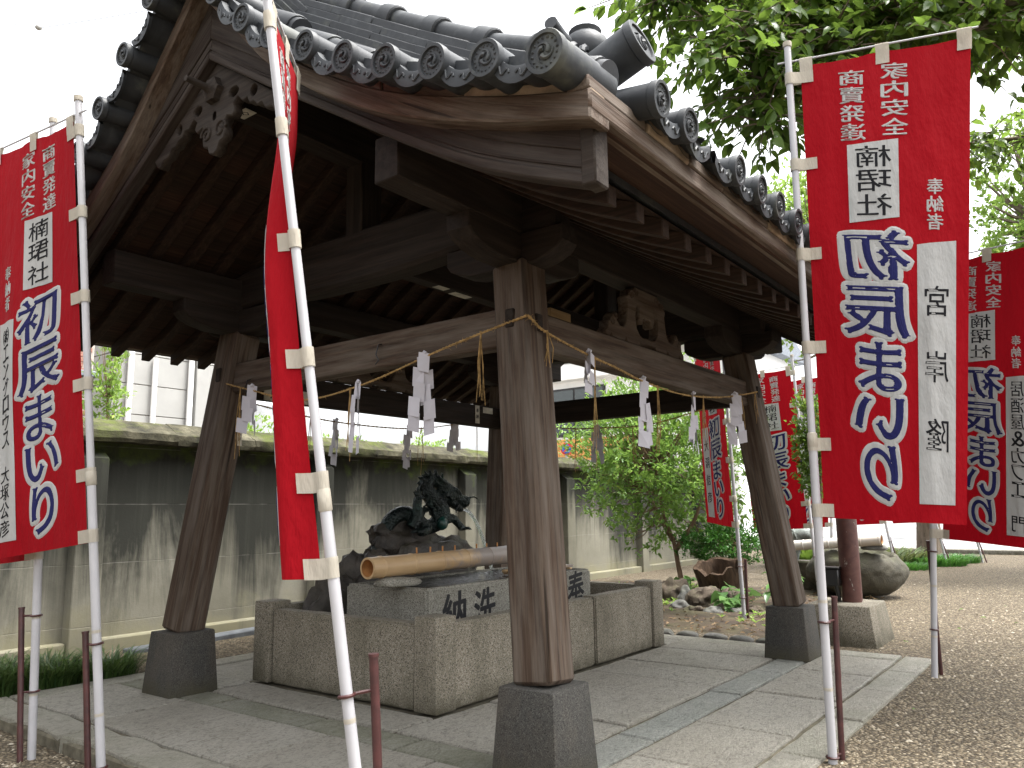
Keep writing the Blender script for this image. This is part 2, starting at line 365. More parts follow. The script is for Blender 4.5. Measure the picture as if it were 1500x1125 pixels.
MT['leaf_tree'] = leafm('camphor_leaf', (0.03,0.07,0.014), (0.10,0.185,0.03), (0.24,0.30,0.045), 0.58)
MT['leaf_bush'] = leafm('glossy_shrub_leaf', (0.08,0.17,0.035), (0.19,0.34,0.065), (0.36,0.45,0.1), 0.45)
MT['leaf_light'] = leafm('pale_spring_leaf', (0.12,0.22,0.04), (0.23,0.37,0.07), (0.38,0.46,0.12), 0.5, 0.5)
MT['leaf_low'] = leafm('broad_garden_leaf', (0.045,0.10,0.03), (0.11,0.22,0.06), (0.2,0.28,0.08), 0.3, 0.3)
MT['leaf_fern'] = leafm('fine_fern_leaf', (0.03,0.10,0.016), (0.06,0.19,0.03), (0.15,0.3,0.05), 0.4)
MT['grass'] = leafm('mondo_grass_blade', (0.02,0.05,0.016), (0.065,0.12,0.032), (0.17,0.2,0.06), 0.3, 0.35)
MT['liri'] = leafm('variegated_blade', (0.05,0.10,0.03), (0.16,0.22,0.07), (0.42,0.36,0.16), 0.3, 0.4)
MT['dry'] = leafm('dry_fallen_leaf', (0.07,0.04,0.018), (0.2,0.13,0.065), (0.34,0.27,0.14), 0.2, 0.7)
def bark(name, a, b, sc=1.0):
    t = NT(name); v = t.co((9*sc,9*sc,2.4*sc)); n_ = t.noise(v, 2, 6, 0.65, 0.4); return t.fin(t.ramp(n_, [(0.3,a),(0.7,b)]), 0.9, t.bump(n_, 0.8, 0.015), 0.15)
MT['bark'] = bark('brown_bark', (0.10,0.062,0.04), (0.27,0.185,0.125))
MT['bark_grey'] = bark('grey_brown_bark', (0.10,0.08,0.06), (0.26,0.21,0.165))
MT['stump'] = bark('rotten_stump', (0.02,0.013,0.009), (0.095,0.062,0.04), 1.5)
def rockm(name, a, b, moss=0.3, rough=0.85):
    t = NT(name); v = t.co(); n_ = t.noise(v, 7, 7, 0.68, 0.5); f = t.noise(v, 60, 4, 0.7); c = t.ramp(n_, [(0.3,a),(0.7,b)])
    up = t.n('SeparateXYZ', {0: t.n('NewGeometry').outputs['Normal']}).outputs[2]
    if moss: c = t.mix(t.math('MULTIPLY', t.mrange(t.noise(v, 4, 5, 0.6), 0.45, 0.65, 0, moss), t.mrange(up, 0, 0.8)), c, (0.09,0.10,0.035))
    return t.fin(c, rough, t.bump(t.math('ADD', n_, t.math('MULTIPLY', f, 0.3)), 0.9, 0.02), 0.35)
MT['rock'] = rockm('wet_dark_rock', (0.012,0.011,0.01), (0.075,0.062,0.05), 0.15, 0.4)
MT['boulder'] = rockm('green_grey_boulder', (0.03,0.027,0.019), (0.085,0.077,0.055), 0.4, 0.75)
MT['garden_rock'] = rockm('garden_rock', (0.03,0.024,0.018), (0.12,0.092,0.066), 0.4)
MT['river_rock'] = rockm('river_stone', (0.06,0.06,0.055), (0.17,0.165,0.15), 0.25)
MT['soil'] = rockm('dark_garden_soil', (0.018,0.012,0.008), (0.075,0.05,0.03), 0.3)
def bronze():
    t = NT('green_black_bronze'); v = t.co(rnd=False); n_ = t.noise(v, 9, 6, 0.65); sc = t.voro(v, 75); 
    c = t.ramp(n_, [(0.3,(0.005,0.007,0.007)), (0.6,(0.012,0.022,0.02)), (0.82,(0.035,0.085,0.07))])
    return t.fin(c, 0.38, t.bump(sc, 0.8, 0.008), 0.6, 0.55)
MT['bronze'] = bronze()
def bamboo(name, a, b, stain):
    t = NT(name); v = t.co((1.2,9,9), rnd=False); n_ = t.noise(v, 2, 5, 0.6); big = t.noise(t.co((3,3,3), rnd=False), 1.6, 5, 0.6, 1.0)
    c = t.ramp(n_, [(0.3,a),(0.7,b)]); x = t.n('SeparateXYZ', {0: t.n('TexCoord').outputs['Object']}).outputs[0]
    f = t.math('ADD', big, t.mrange(x, -0.3, 0.5, -0.2, 0.15)); c = t.mix(t.mrange(f, 0.42, 0.6, 0, 0.9), c, stain)
    return t.fin(c, 0.35, t.bump(n_, 0.2, 0.002), 0.5)
MT['bamboo'] = bamboo('tan_bamboo', (0.40,0.26,0.13), (0.52,0.37,0.21), (0.24,0.21,0.195))
MT['bamboo_grey'] = bamboo('bleached_bamboo', (0.5,0.47,0.42), (0.62,0.59,0.54), (0.42,0.37,0.32))
MT['bamboo_in'] = plain('bamboo_inner', (0.42,0.20,0.07), 0.6, 0.3, 0.3, 10)
def water():
    t = NT('clear_water'); v = t.world(); n_ = t.noise(v, 34, 3, 0.6, 0.5)
    return t.fin((0.012,0.014,0.012), 0.04, t.bump(n_, 0.75, 0.02), 0.6)
MT['water'] = water()
def jet():
    t = NT('falling_water'); return t.fin((0.9,0.95,0.97), 0.05, t.bump(t.noise(t.co(), 60, 2), 0.5, 0.01), 0.5, 0.0, **{'Transmission Weight': 0.8, 'IOR': 1.33})
MT['jet'] = jet()
def rusty():
    t = NT('flaking_maroon_paint'); v = t.co(rnd=False); n_ = t.noise(v, 12, 5, 0.65, 0.6); m = t.noise(t.co((1,1,0.45), rnd=False), 17, 4, 0.6)
    c = t.ramp(n_, [(0.3,(0.055,0.018,0.014)), (0.7,(0.11,0.045,0.035))]); c = t.mix(t.mrange(m, 0.64, 0.67, 0, 1), c, (0.34,0.32,0.28))
    return t.fin(c, 0.5, t.bump(m, 0.3, 0.004), 0.4)
MT['rusty'] = rusty()
MT['black'] = plain('black_plastic', (0.012,0.012,0.012), 0.4, 0.5, 0.1)
MT['glass'] = plain('dark_window_glass', (0.03,0.04,0.04), 0.05, 0.8, 0.1, 2)
MT['greenglass'] = plain('green_window_glass', (0.07,0.12,0.09), 0.08, 0.8, 0.2, 2)
MT['frame'] = plain('window_frame', (0.03,0.03,0.032), 0.5, 0.4, 0.1)
MT['sidingA'] = plain('pale_grey_cladding', (0.34,0.335,0.32), 0.7, 0.3, 0.05, 3)
MT['white_wall'] = plain('white_render', (0.8,0.8,0.79), 0.8, 0.2, 0.04, 3)
MT['slate'] = plain('blue_grey_roofing', (0.20,0.22,0.25), 0.7, 0.3, 0.25, 18)
MT['orange'] = plain('orange_board', (0.62,0.30,0.09), 0.6, 0.3, 0.15, 6)
MT['brick'] = plain('dull_red_brick', (0.33,0.165,0.125), 0.85, 0.2, 0.25, 25)
MT['mortar'] = plain('pale_mortar', (0.4,0.36,0.32), 0.9, 0.1, 0.1)
MT['signred'] = plain('sign_red', (0.6,0.015,0.02), 0.4, 0.5, 0.05); MT['signblue'] = plain('sign_blue', (0.015,0.08,0.5), 0.4, 0.5, 0.05)
MT['asphalt'] = plain('pale_street', (0.30,0.30,0.30), 0.9, 0.2, 0.15, 3)
# ------------------------------------------------------------------ ground, paving, wall
def sstep(a, b, x):
    t = min(1, max(0, (x-a)/(b-a))); return t*t*(3-2*t)
def gz(x, y): return -0.07 + 0.05*sstep(1.8, 2.9, x)
def ground():
    xs = np.unique(np.round(np.concatenate([np.linspace(-400,-10,8), np.linspace(-10,0,10), np.arange(0,13,0.2), np.linspace(13,40,16), np.linspace(40,500,8)]),3))
    ys = np.unique(np.round(np.concatenate([np.linspace(-400,-8,8), np.linspace(-8,-2,8), np.arange(-2,7.4,0.2), np.linspace(7.4,30,10), np.linspace(30,500,8)]),3))
    vs = []; nx = len(xs)
    for y in ys:
        for x in xs:
            n = mnoise.noise(Vector((x*1.3, y*1.3, 0)))*0.006 if -1 < x < 14 and -3 < y < 8 else 0
            vs.append((x, y, gz(x,y)+n))
    fs = [(j*nx+i, j*nx+i+1, (j+1)*nx+i+1, (j+1)*nx+i) for j in range(len(ys)-1) for i in range(nx-1)]
    mk('ground', mesh('ground', vs, fs, 60), MT['gravel'], kind='structure')
ground()
def pebbles():
    ov = np.array([(1,0,0),(-1,0,0),(0,1,0),(0,-1,0),(0,0,1)],float); of = [(0,2,4),(2,1,4),(1,3,4),(3,0,4)]
    V = []; F = []; k = 0
    def inplat(x,y): return 1.74 < x < 6.02 and 1.0 < y < 5.14
    rng = np.random.RandomState(3); n = 0
    while n < 17000:
        u = rng.rand()
        if u < 0.62: x = 1.0+rng.rand()**1.4*9; y = -1.6+rng.rand()*2.63
        elif u < 0.82: x = 6+rng.rand()*6; y = -1+rng.rand()*3.6
        else: x = 0.8+rng.rand()*1.0; y = 1.2+rng.rand()*4.6
        if inplat(x,y): continue
        s = 0.005+0.007*rng.rand()**2; a = rng.rand()*6.28; c, sn = math.cos(a), math.sin(a)
        p = ov*np.array([s*(0.8+rng.rand()), s, s*(0.6+0.5*rng.rand())]); z0 = gz(x,y)-0.001
        q = np.stack([p[:,0]*c-p[:,1]*sn+x, p[:,0]*sn+p[:,1]*c+y, p[:,2]+z0], 1)
        V.append(q); F.extend([(a_+k,b_+k,c_+k) for a_,b_,c_ in of]); k += 5; n += 1
    mk('loose_gravel', mesh('loose_gravel', np.concatenate(V), F, 80), MT['pebble'], label='loose brown gravel scattered over the courtyard ground', cat='gravel', kind='stuff')
pebbles()

plat = mk('paved_platform', box_me('paved_platform', 4.21, 4.06, 0.18, 0.01, c=(3.88,3.065,-0.105)), plain('old_joint_mortar', (0.12,0.108,0.08), 0.95, 0.1, 0.3, 15, 0.01), kind='structure')
def slab(x0, x1, y0, y1, mat, top=0.0, g=0.0075, jit=0.006, name='paving_slab'):
    def edge(a, b):
        n = max(2, int((Vector(b)-Vector(a)).length/0.11)); out = []
        d = (Vector(b)-Vector(a)).normalized(); nn = Vector((-d.y, d.x))
        for i in range(n):
            p = Vector(a).lerp(Vector(b), i/n) + nn*random.uniform(-jit*0.25, jit) ; out.append((p.x, p.y))
        return out
    x0 += g; x1 -= g; y0 += g; y1 -= g
    po = edge((x0,y0),(x1,y0))+edge((x1,y0),(x1,y1))+edge((x1,y1),(x0,y1))+edge((x0,y1),(x0,y0))
    cx, cy = (x0+x1)/2, (y0+y1)/2
    me = prism_me(name, [(p[0]-cx, p[1]-cy) for p in po], 0.12, 0.006)
    M = Matrix.Translation((cx, cy, -0.12+top+random.uniform(-0.004,0.003))) @ Euler((random.uniform(-.003,.003), random.uniform(-.003,.003), 0)).to_matrix().to_4x4()
    return mk(name, me, mat, plat, M)
def row(js, lo, hi, mat, axis, **k):
    for a, b in zip(js, js[1:]):
        slab(a, b, lo, hi, mat, **k) if axis == 'x' else slab(lo, hi, a, b, mat, **k)
K, S_, B_, G_ = MT['kerb'], MT['slab'], MT['blue'], MT['mossy']
row([1.98,2.62,3.42,4.1,4.8,5.42,5.99], 1.03, 1.22, K, 'x')
row([1.03,2.35,3.96,5.1], 1.77, 1.975, K, 'y', jit=0.026)
row([1.225,2.1,3.4,4.3,5.1], 5.79, 5.99, K, 'y')
row([1.98,2.9,3.8,4.7,5.79], 4.9, 5.1, K, 'x')
row([1.98,2.42,3.04,3.67,4.44,5.18,5.79], 1.225, 1.70, S_, 'x', jit=0.009)
row([1.70,2.3,2.96,4.13,4.9], 1.98, 2.51, S_, 'y', jit=0.009)
row([2.51,3.28,4.3,4.98,5.79], 1.70, 1.90, B_, 'x')
row([1.90,2.56,3.2,3.95,4.9], 2.51, 2.71, G_, 'y')
row([2.71,3.41,4.42,4.88,5.42,5.79], 1.905, 2.755, S_, 'x', jit=0.009)
row([2.76,3.45,4.25,4.9], 2.715, 3.0, S_, 'y', jit=0.009)
row([3.0,3.9,4.8,5.79], 4.32, 4.9, S_, 'x'); row([2.76,3.5,4.3], 5.56, 5.79, S_, 'y')

wall = thing('concrete_wall', (5,6.3,-0.05), 'tall grey concrete boundary wall with black streaks and mossy coping', 'wall')
PX = [-1.7+2.24*i for i in range(8)]; PXE = [-4.0]+PX+[16.0]
for a, b in zip(PXE, PXE[1:]):
    mk('wall_panel', box_me('wall_panel', b-a, 0.16, 1.70, 0, c=((a+b)/2, 6.39, 0.79)), MT['concrete'], wall)
    mk('plinth', box_me('plinth', b-a-0.006, 0.10, 0.16, 0.012, c=((a+b)/2, 6.27, -0.005)), MT['concrete'], wall)
    n = 3
    for i in range(n):
        x0 = a+(b-a)*i/n; x1 = a+(b-a)*(i+1)/n-0.004
        prof = [(6.16,1.57),(6.62,1.57),(6.62,1.63),(6.42,1.765),(6.36,1.765),(6.15,1.655),(6.145,1.60)]
        bm = bmesh.new(); N_ = 8; rings = []
        for j in range(N_+1):
            x = x0+(x1-x0)*j/N_
            rings.append([bm.verts.new((x, p[0]+random.uniform(-.006,.006), p[1]+random.uniform(-.005,.005))) for p in prof])
        for r0, r1 in zip(rings, rings[1:]):
            for q in range(len(prof)): bm.faces.new((r0[q], r0[(q+1)%len(prof)], r1[(q+1)%len(prof)], r1[q]))
        bm.faces.new(rings[0]); bm.faces.new(rings[-1]); bmesh.ops.recalc_face_normals(bm, faces=bm.faces[:])
        mk('coping_stone', bmesh_done(bm, 'coping_stone', 25), MT['coping'], wall)
for x in PX:
    pr = [(6.31,-0.05),(6.19,-0.05),(6.19,1.44),(6.31,1.52)]
    me = prism_me('pilaster', pr, 0.21, 0.006); M = Matrix(((0,0,1,x),(1,0,0,0),(0,1,0,0),(0,0,0,1)))
    mk('pilaster', me, MT['concrete'], wall, M)
# ------------------------------------------------------------------ pavilion
YC, XC = 3.10, 4.083
pav = thing('water_pavilion', (XC,YC,0), 'open wooden water pavilion with dark tiled gable roof and leaning posts', 'pavilion')
def pcx(s, z): return 2.604+0.088*(z-0.337) if s < 0 else 5.562-0.088*(z-0.337)
def pcy(s, z): return 1.824+0.119*(z-0.337) if s < 0 else 4.38-0.119*(z-0.337)
ZB = [(0,3.08),(0.4,2.82),(0.8,2.57),(1.2,2.32),(1.6,2.09),(2.0,1.925),(2.2,1.862),(2.4,1.82)]
_zc = catmull([(a,b,0) for a,b in ZB], 10)
_zx = np.array([p.x for p in _zc]); _zy = np.array([p.y for p in _zc])
def zb(d): return float(np.interp(abs(d), _zx, _zy))
def slope(d): return (zb(d+0.05)-zb(max(d-0.05,0)))/(0.05+min(0.05,d))
_vx = [0,0.15,0.33,0.45,0.6,0.8,1.0,1.2,1.4,1.6,1.8,2.0,2.1]; _vy = [.44,.38,.315,.265,.215,.19,.19,.20,.228,.262,.282,.302,.308]
_vs = catmull([(a,b,0) for a,b in zip(_vx,_vy)], 6); _vx = [p.x for p in _vs]; _vy = [p.y for p in _vs]
def ve(d): return float(np.interp(abs(d), _vx, _vy))-0.27
def rt(d): return max(0.0, ve(d))
def FR(side, x=0.0, z=0.0): return xf((x, YC, z), (0, side, 0))
BEAM, RAFT = MT['beam'], MT['raft']
for sx in (-1,1):
    for sy in (-1,1):
        b = (pcx(sx,.337), pcy(sy,.337))
        pl = box_me('plinth', 0.30, 0.30, 0.345, 0.010, 2, taper=(0.85,0.85))
        for v in pl.vertices: v.co += Vector((random.uniform(-.002,.002),)*3)
        mk('plinth', pl, MT['andesite'], pav, Matrix.Translation((b[0], b[1], 0.337-0.1725)))
        p0 = Vector((pcx(sx,.334), pcy(sy,.334), .334)); p1 = Vector((pcx(sx,2.09), pcy(sy,2.09), 2.09))
        beam('post', p0, p1, 0.182, 0.182, MT['post'], pav, 0.016, up=(0,1,0))
# tie beams
zt0, zt1 = 1.718, 1.895; zm = (zt0+zt1)/2
for sx in (-1,1):
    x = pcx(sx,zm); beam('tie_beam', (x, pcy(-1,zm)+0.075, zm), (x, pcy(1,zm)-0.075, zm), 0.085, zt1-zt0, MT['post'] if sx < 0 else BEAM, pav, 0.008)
    for sy in (-1,1):
        y = pcy(sy,zm); beam('tenon_end', (x, y+sy*0.07, zm), (x, y+sy*0.098, zm), 0.05, 0.085, BEAM, pav, 0.006)
for sy in (-1,1):
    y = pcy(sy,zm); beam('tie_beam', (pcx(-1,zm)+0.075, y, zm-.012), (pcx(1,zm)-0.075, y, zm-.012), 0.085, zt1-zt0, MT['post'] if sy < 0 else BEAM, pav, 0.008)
    for sx in (-1,1):
        x = pcx(sx,zm); beam('tenon_end', (x+sx*0.07, y, zm+.02), (x+sx*0.098, y, zm+.02), 0.05, 0.085, BEAM, pav, 0.006)
# bracket arms, purlins, rainbow beams
KY = {-1: 2.035, 1: 4.165}
def arm_me(L):
    po = [(-L,0.145),(-L,0.075),(-L*0.93,0.045),(-L*0.78,0.02),(-L*0.55,0.0),(L*0.55,0.0),(L*0.78,0.02),(L*0.93,0.045),(L,0.075),(L,0.145)]
    me = prism_me('bracket_arm', po, 0.13, 0.006)
    for v in me.vertices: v.co = Vector((v.co.x, v.co.z-0.065, v.co.y))
    me.flip_normals(); return me
A1, A2 = arm_me(0.42), arm_me(0.33)
for sx in (-1,1):
    for sy in (-1,1):
        x, y = pcx(sx,2.1), KY[sy]
        mk('bracket_arm', A1, BEAM, pav, xf((x, y, 2.081), (1,0,0)))
        mk('bracket_arm', A2, BEAM, pav, xf((x, y+sy*(-0.05), 2.078), (0,1,0)))
for sy in (-1,1):
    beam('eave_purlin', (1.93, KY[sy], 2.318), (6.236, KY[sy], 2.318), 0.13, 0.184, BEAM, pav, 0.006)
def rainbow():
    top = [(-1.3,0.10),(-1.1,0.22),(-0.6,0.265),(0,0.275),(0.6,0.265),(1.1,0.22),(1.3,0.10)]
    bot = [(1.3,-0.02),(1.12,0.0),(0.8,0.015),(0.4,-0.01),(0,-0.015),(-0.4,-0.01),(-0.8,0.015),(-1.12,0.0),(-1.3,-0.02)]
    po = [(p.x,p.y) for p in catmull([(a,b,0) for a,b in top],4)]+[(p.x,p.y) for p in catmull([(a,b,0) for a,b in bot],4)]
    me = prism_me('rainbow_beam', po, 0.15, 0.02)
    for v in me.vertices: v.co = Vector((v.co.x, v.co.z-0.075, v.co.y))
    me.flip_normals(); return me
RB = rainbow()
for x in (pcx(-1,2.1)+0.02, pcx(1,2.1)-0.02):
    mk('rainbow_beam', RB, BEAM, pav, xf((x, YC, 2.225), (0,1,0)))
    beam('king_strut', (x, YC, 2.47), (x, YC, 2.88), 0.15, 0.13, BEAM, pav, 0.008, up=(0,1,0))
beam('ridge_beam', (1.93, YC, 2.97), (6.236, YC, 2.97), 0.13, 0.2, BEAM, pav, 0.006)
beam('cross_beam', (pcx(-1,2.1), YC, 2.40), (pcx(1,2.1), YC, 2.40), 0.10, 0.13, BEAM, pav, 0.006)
# swept pieces along the roof curve, local X = distance from the ridge line
def sweep_me(name, d0, d1, lo, hi, t, n=14, bev=0.0, flare=None, hif=None):
    vs = []; fs = []; h = t/2
    for i in range(n+1):
        d = d0+(d1-d0)*i/n; z = zb(d); e = flare(d) if flare else 0; h2 = hif(d) if hif else 0
        vs += [(d,-h,z+lo+e),(d,h,z+lo+e),(d,h,z+hi+e+h2),(d,-h,z+hi+e+h2)]
        if i: 
            a = 4*(i-1); b = 4*i
            fs += [(a+k, b+k, b+(k+1)%4, a+(k+1)%4) for k in range(4)]
    fs += [(0,1,2,3), (4*n+3,4*n+2,4*n+1,4*n)]
    bm = bmesh.new(); bv = [bm.verts.new(v) for v in vs]
    for f in fs: bm.faces.new([bv[i] for i in f])
    bmesh.ops.recalc_face_normals(bm, faces=bm.faces[:])
    if bev: bmesh.ops.bevel(bm, geom=[e for e in bm.edges if len(e.link_faces) == 2 and e.calc_face_angle() > 0.9], offset=bev, segments=1, affect='EDGES')
    me = bmesh_done(bm, name, 30); at = me.attributes.new('gco','FLOAT_VECTOR','POINT')
    at.data.foreach_set('vector', np.array([(v.co.x*1.17, v.co.y, v.co.z-zb(v.co.x)) for v in me.vertices]).ravel()); return me
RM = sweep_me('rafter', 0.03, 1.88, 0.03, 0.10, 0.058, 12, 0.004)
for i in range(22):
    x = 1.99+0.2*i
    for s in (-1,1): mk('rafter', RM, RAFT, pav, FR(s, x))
nb = 18; bmesh_board = None
for s in (-1,1):
    for i in range(nb):
        d = 0.04+ (1.81)*(i+0.5)/nb; w = 1.81/nb*1.06*math.sqrt(1+slope(d)**2)
        x0, x1 = 1.875, 6.29
        me = box_me('roof_board', x1-x0, w-0.006, 0.012, 0.0)
        mk('roof_board', me, MT['redwood'] if i % 3 == 1 else RAFT, pav, xf(((x0+x1)/2, YC+s*d, zb(d)+0.108+random.uniform(0,.003)), (1,0,0), (0,-slope(d)*s,1)))
_hf = lambda d: max(0.0, ve(d)+0.03)
BG = sweep_me('barge_board', 0.0, 2.01, 0.0, 0.19, 0.05, 20, 0.004, hif=_hf)
BG1 = sweep_me('barge_bead', 0.0, 2.015, -0.006, 0.034, 0.074, 20, 0.006)
BG2 = sweep_me('barge_upper_board', 0.0, 2.0, 0.10, 0.185, 0.066, 20, 0.003, hif=_hf)
BG3 = sweep_me('barge_line', 0.0, 2.0, 0.046, 0.054, 0.064, 20, 0.0)
VBD = sweep_me('verge_bed', 0.0, 2.05, 0.25, 0.292, 0.20, 20, 0.0, flare=ve)
TILE = MT['tile']
VB = sweep_me('verge_board', 0.0, 2.07, 0.13, 0.215, 0.11, 20, 0.006, flare=ve)
for gx, sg in ((1.855,-1),(6.311,1)):
    for s in (-1,1):
        mk('verge_bed', VBD, TILE, pav, FR(s, gx-sg*0.0+sg*0.10)); bo = mk('barge_board', BG, MT['barge'], pav, FR(s, gx))
        for nm, me in (('barge_bead',BG1),('barge_upper_board',BG2),('barge_line',BG3)): mk(nm, me, MT['barge'], bo, FR(s, gx))
        e = box_me('barge_end', 0.05, 0.078, 0.205, 0.006); mk('barge_end', e, MT['carve'], bo, xf((gx, YC+s*2.012, zb(2.0)+0.093), (0,s,0)))
        mk('verge_board', VB, MT['verge'], pav, FR(s, gx+sg*0.06))
        d = 0.05
        while d < 2.06:
            d2 = min(2.07, d+random.uniform(0.25,0.5))
            mk('plaster_fillet', sweep_me('plaster_fillet', d, d2-0.003, 0.213, 0.252+random.uniform(-.004,.004), 0.085+random.uniform(-.015,.008), 5, 0.004, flare=ve), MT['plaster'] if random.random() < 0.55 else MT['verge'], pav, FR(s, gx+sg*0.065)); d = d2
for s in (-1,1):
    x0, x1 = 1.74, 6.426
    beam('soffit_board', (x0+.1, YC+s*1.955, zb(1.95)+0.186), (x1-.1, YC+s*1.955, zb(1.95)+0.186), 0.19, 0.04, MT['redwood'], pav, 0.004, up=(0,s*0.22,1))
    beam('eave_fascia', (x0, YC+s*2.035, 2.128), (x1, YC+s*2.035, 2.128), 0.075, 0.068, MT['fascia'], pav, 0.008)
    x = x0
    while x < x1-0.01:
        x2 = min(x1, x+random.uniform(0.3,0.62))
        beam('plaster_fillet', (x, YC+s*2.03, 2.182), (x2-.004, YC+s*2.03, 2.182), 0.09+random.uniform(-.02,.01), 0.045+random.uniform(-.004,.004), MT['plaster'] if random.random() < 0.6 else MT['fascia'], pav, 0.006); x = x2
# roof bed that carries the tiles
vs = []; fs = []; n = 20; hx = (6.29-1.876)/2
for i in range(-n, n+1):
    d = 1.872*i/n; z = zb(d)
    vs += [(-hx, d, z+0.128), (hx, d, z+0.128), (hx, d, z+0.245+rt(d)), (-hx, d, z+0.245+rt(d))]
for i in range(2*n):
    a = 4*i; fs += [(a+k, a+4+k, a+4+(k+1)%4, a+(k+1)%4) for k in range(4)]
fs += [(0,1,2,3), (8*n+3,8*n+2,8*n+1,8*n)]
roof = mk('roof', mesh('roof', vs, fs), MT['tile'], pav, Matrix.Translation((XC, YC, 0)))
TILE = MT['tile']
def disc_tile_me(r, L, beads=16):
    vs, fs = lathe_geo([(-L,r*0.55),(-L,r*0.93),(-0.03,r*0.93),(-0.026,r),(-0.003,r),(0,r*0.97),(0,r*0.80),(-0.007,r*0.77),(-0.007,r*0.001)], 28)
    for k in range(beads):
        a = 2*math.pi*k/beads; c = Vector((-0.007, math.cos(a)*r*0.64, math.sin(a)*r*0.64)); q = r*0.085; b = len(vs)
        vs += [c+Vector((q*0.9,0,0))]+[c+Vector((0,math.cos(j*1.2566)*q,math.sin(j*1.2566)*q)) for j in range(5)]
        fs += [(b, b+1+j, b+1+(j+1)%5) for j in range(5)]
    for k in range(3):
        pts = []; a0 = 2*math.pi*k/3
        for j in range(7):
            t = j/6; rr = r*(0.17+0.30*t); a = a0+2.6*t; pts.append((-0.005, math.cos(a)*rr, math.sin(a)*rr))
        tube_geo(pts, [r*0.13,r*0.135,r*0.11,r*0.085,r*0.06,r*0.04,r*0.015], 6, True, vs, fs)
    return mesh('disc_tile', vs, fs, 40)
DT = disc_tile_me(0.057, 0.30); DTB = disc_tile_me(0.064, 0.30); DTT = disc_tile_me(0.076, 0.30, 0)
def pan_front_me(w=0.17, dep=0.28):
    vs = []; fs = []; n = 8
    for i in range(n+1):
        t = -1+2*i/n; y = w/2*t; z = -0.034*(1-t*t)
        vs += [(-dep,y,z+0.014),(0.0,y,z+0.010),(0.006,y,z-0.006),(0.004,y,z-0.036-0.006*(1-t*t)),(-0.012,y,z-0.034),(-0.014,y,z-0.006),(-dep,y,z-0.002)]
        if i: fs += [(7*(i-1)+k, 7*i+k, 7*i+(k+1)%7, 7*(i-1)+(k+1)%7) for k in range(7)]
    for s in (-1,1):   # low relief scroll on the front lip
        pts = [(0.006, s*(0.012+0.05*t), -0.046+0.010*math.sin(t*9)+0.012*t*t) for t in np.linspace(0,1,10)]
        tube_geo(pts, 0.004, 5, True, vs, fs)
    bm = bmesh.new(); bv = [bm.verts.new(v) for v in vs]
    for f in fs:
        try: bm.faces.new([bv[i] for i in f])
        except ValueError: pass
    bmesh.ops.recalc_face_normals(bm, faces=bm.faces[:]); return bmesh_done(bm, 'eave_pan_tile', 45)
PF = pan_front_me()
for s in (-1,1):
    k = 0
    while 2.03+0.218*k < 6.3:
        x = 2.03+0.218*k
        ang = (0, s*1.0, -0.13)
        if s == -1 and k == 2:   # the broken eave tile: only a stub of its roll is left
            vs, fs = lathe_geo([(-0.30,0.05),(-0.10,0.053),(-0.085,0.051)], 20); 
            for i, v in enumerate(vs):
                if v[0] > -0.12: vs[i] = (v[0]+0.05*mnoise.noise(Vector((v[1]*30, v[2]*30, 0))), v[1], v[2]*0.75+0.012)
            vs2, fs2 = lathe_geo([(-0.085,0.051),(-0.095,0.02),(-0.10,0.001)], 20); 
            b = len(vs); vs += vs2; fs += [tuple(i+b for i in f) for f in fs2]
            mk('eave_tile', mesh('eave_tile', vs, fs, 40), TILE, roof, xf((x, YC+s*2.15, 2.225), ang), label='broken eave tile that has lost its round end')
        else:
            mk('eave_tile', DT, TILE, roof, xf((x, YC+s*(2.15+random.uniform(-.006,.006)), 2.225+random.uniform(-.004,.004)), (random.uniform(-.03,.03), s*1.0, -0.13)) @ Matrix.Rotation(random.uniform(-.4,.4),4,'X'))
        if k: mk('eave_pan_tile', PF, TILE, roof, xf((x-0.109, YC+s*2.125, 2.228), ang))
        k += 1
for gx, sg in ((1.60,-1),(6.566,1)):
    for s in (-1,1):
        for k in range(10):
            d = 2.01-0.205*k
            z = zb(d)+0.268+ve(d)
            if d > 0.08: mk('verge_tile', DTB if k == 0 else DT, TILE, roof, xf((gx+sg*random.uniform(-.006,.006)+(-sg*0.0), YC+s*d, z+random.uniform(-.003,.003)), (sg, random.uniform(-.03,.03), -0.06), (0,-slope(d)*s,1)) @ Matrix.Rotation(random.uniform(-.4,.4),4,'X'))
            if d-0.1 > 0.05: mk('verge_pan_tile', PF, TILE, roof, xf((gx-sg*0.025, YC+s*(d-0.1025), zb(d-0.1)+0.272+ve(d-0.1)), (sg,0,-0.04), (0,-slope(d)*s,1)))
vs, fs = lathe_geo([(-0.14,0.01),(-0.14,0.056),(-0.138,0.060),(0.105,0.065),(0.112,0.062),(0.112,0.056),(0.14,0.054),(0.14,0.01)], 20)
RT = mesh('roll_tile', vs, fs, 35)
for gx in (1.865, 6.301):
    for s in (-1,1):
        for k in range(8):
            d = 1.93-0.238*k
            mk('verge_roll_tile', RT, TILE, roof, xf((gx, YC+s*d, zb(d)+0.318+ve(d)*0.85), (0, s, slope(d)-(0.55 if d < 0.5 else 0)), (0,0,1)))
def roll_row():
    path = []; rad = []
    for i in range(8):
        a, b = 0.1+0.23*i, 0.1+0.23*(i+1)
        for d, r in ((a,0.052),(b-0.004,0.058),(b-0.003,0.052)):
            path.append((d,0,zb(d)+0.27+rt(d))); rad.append(r)
    v, f = tube_geo(path, rad, 12); return mesh('roll_tile_row', v, f, 35)
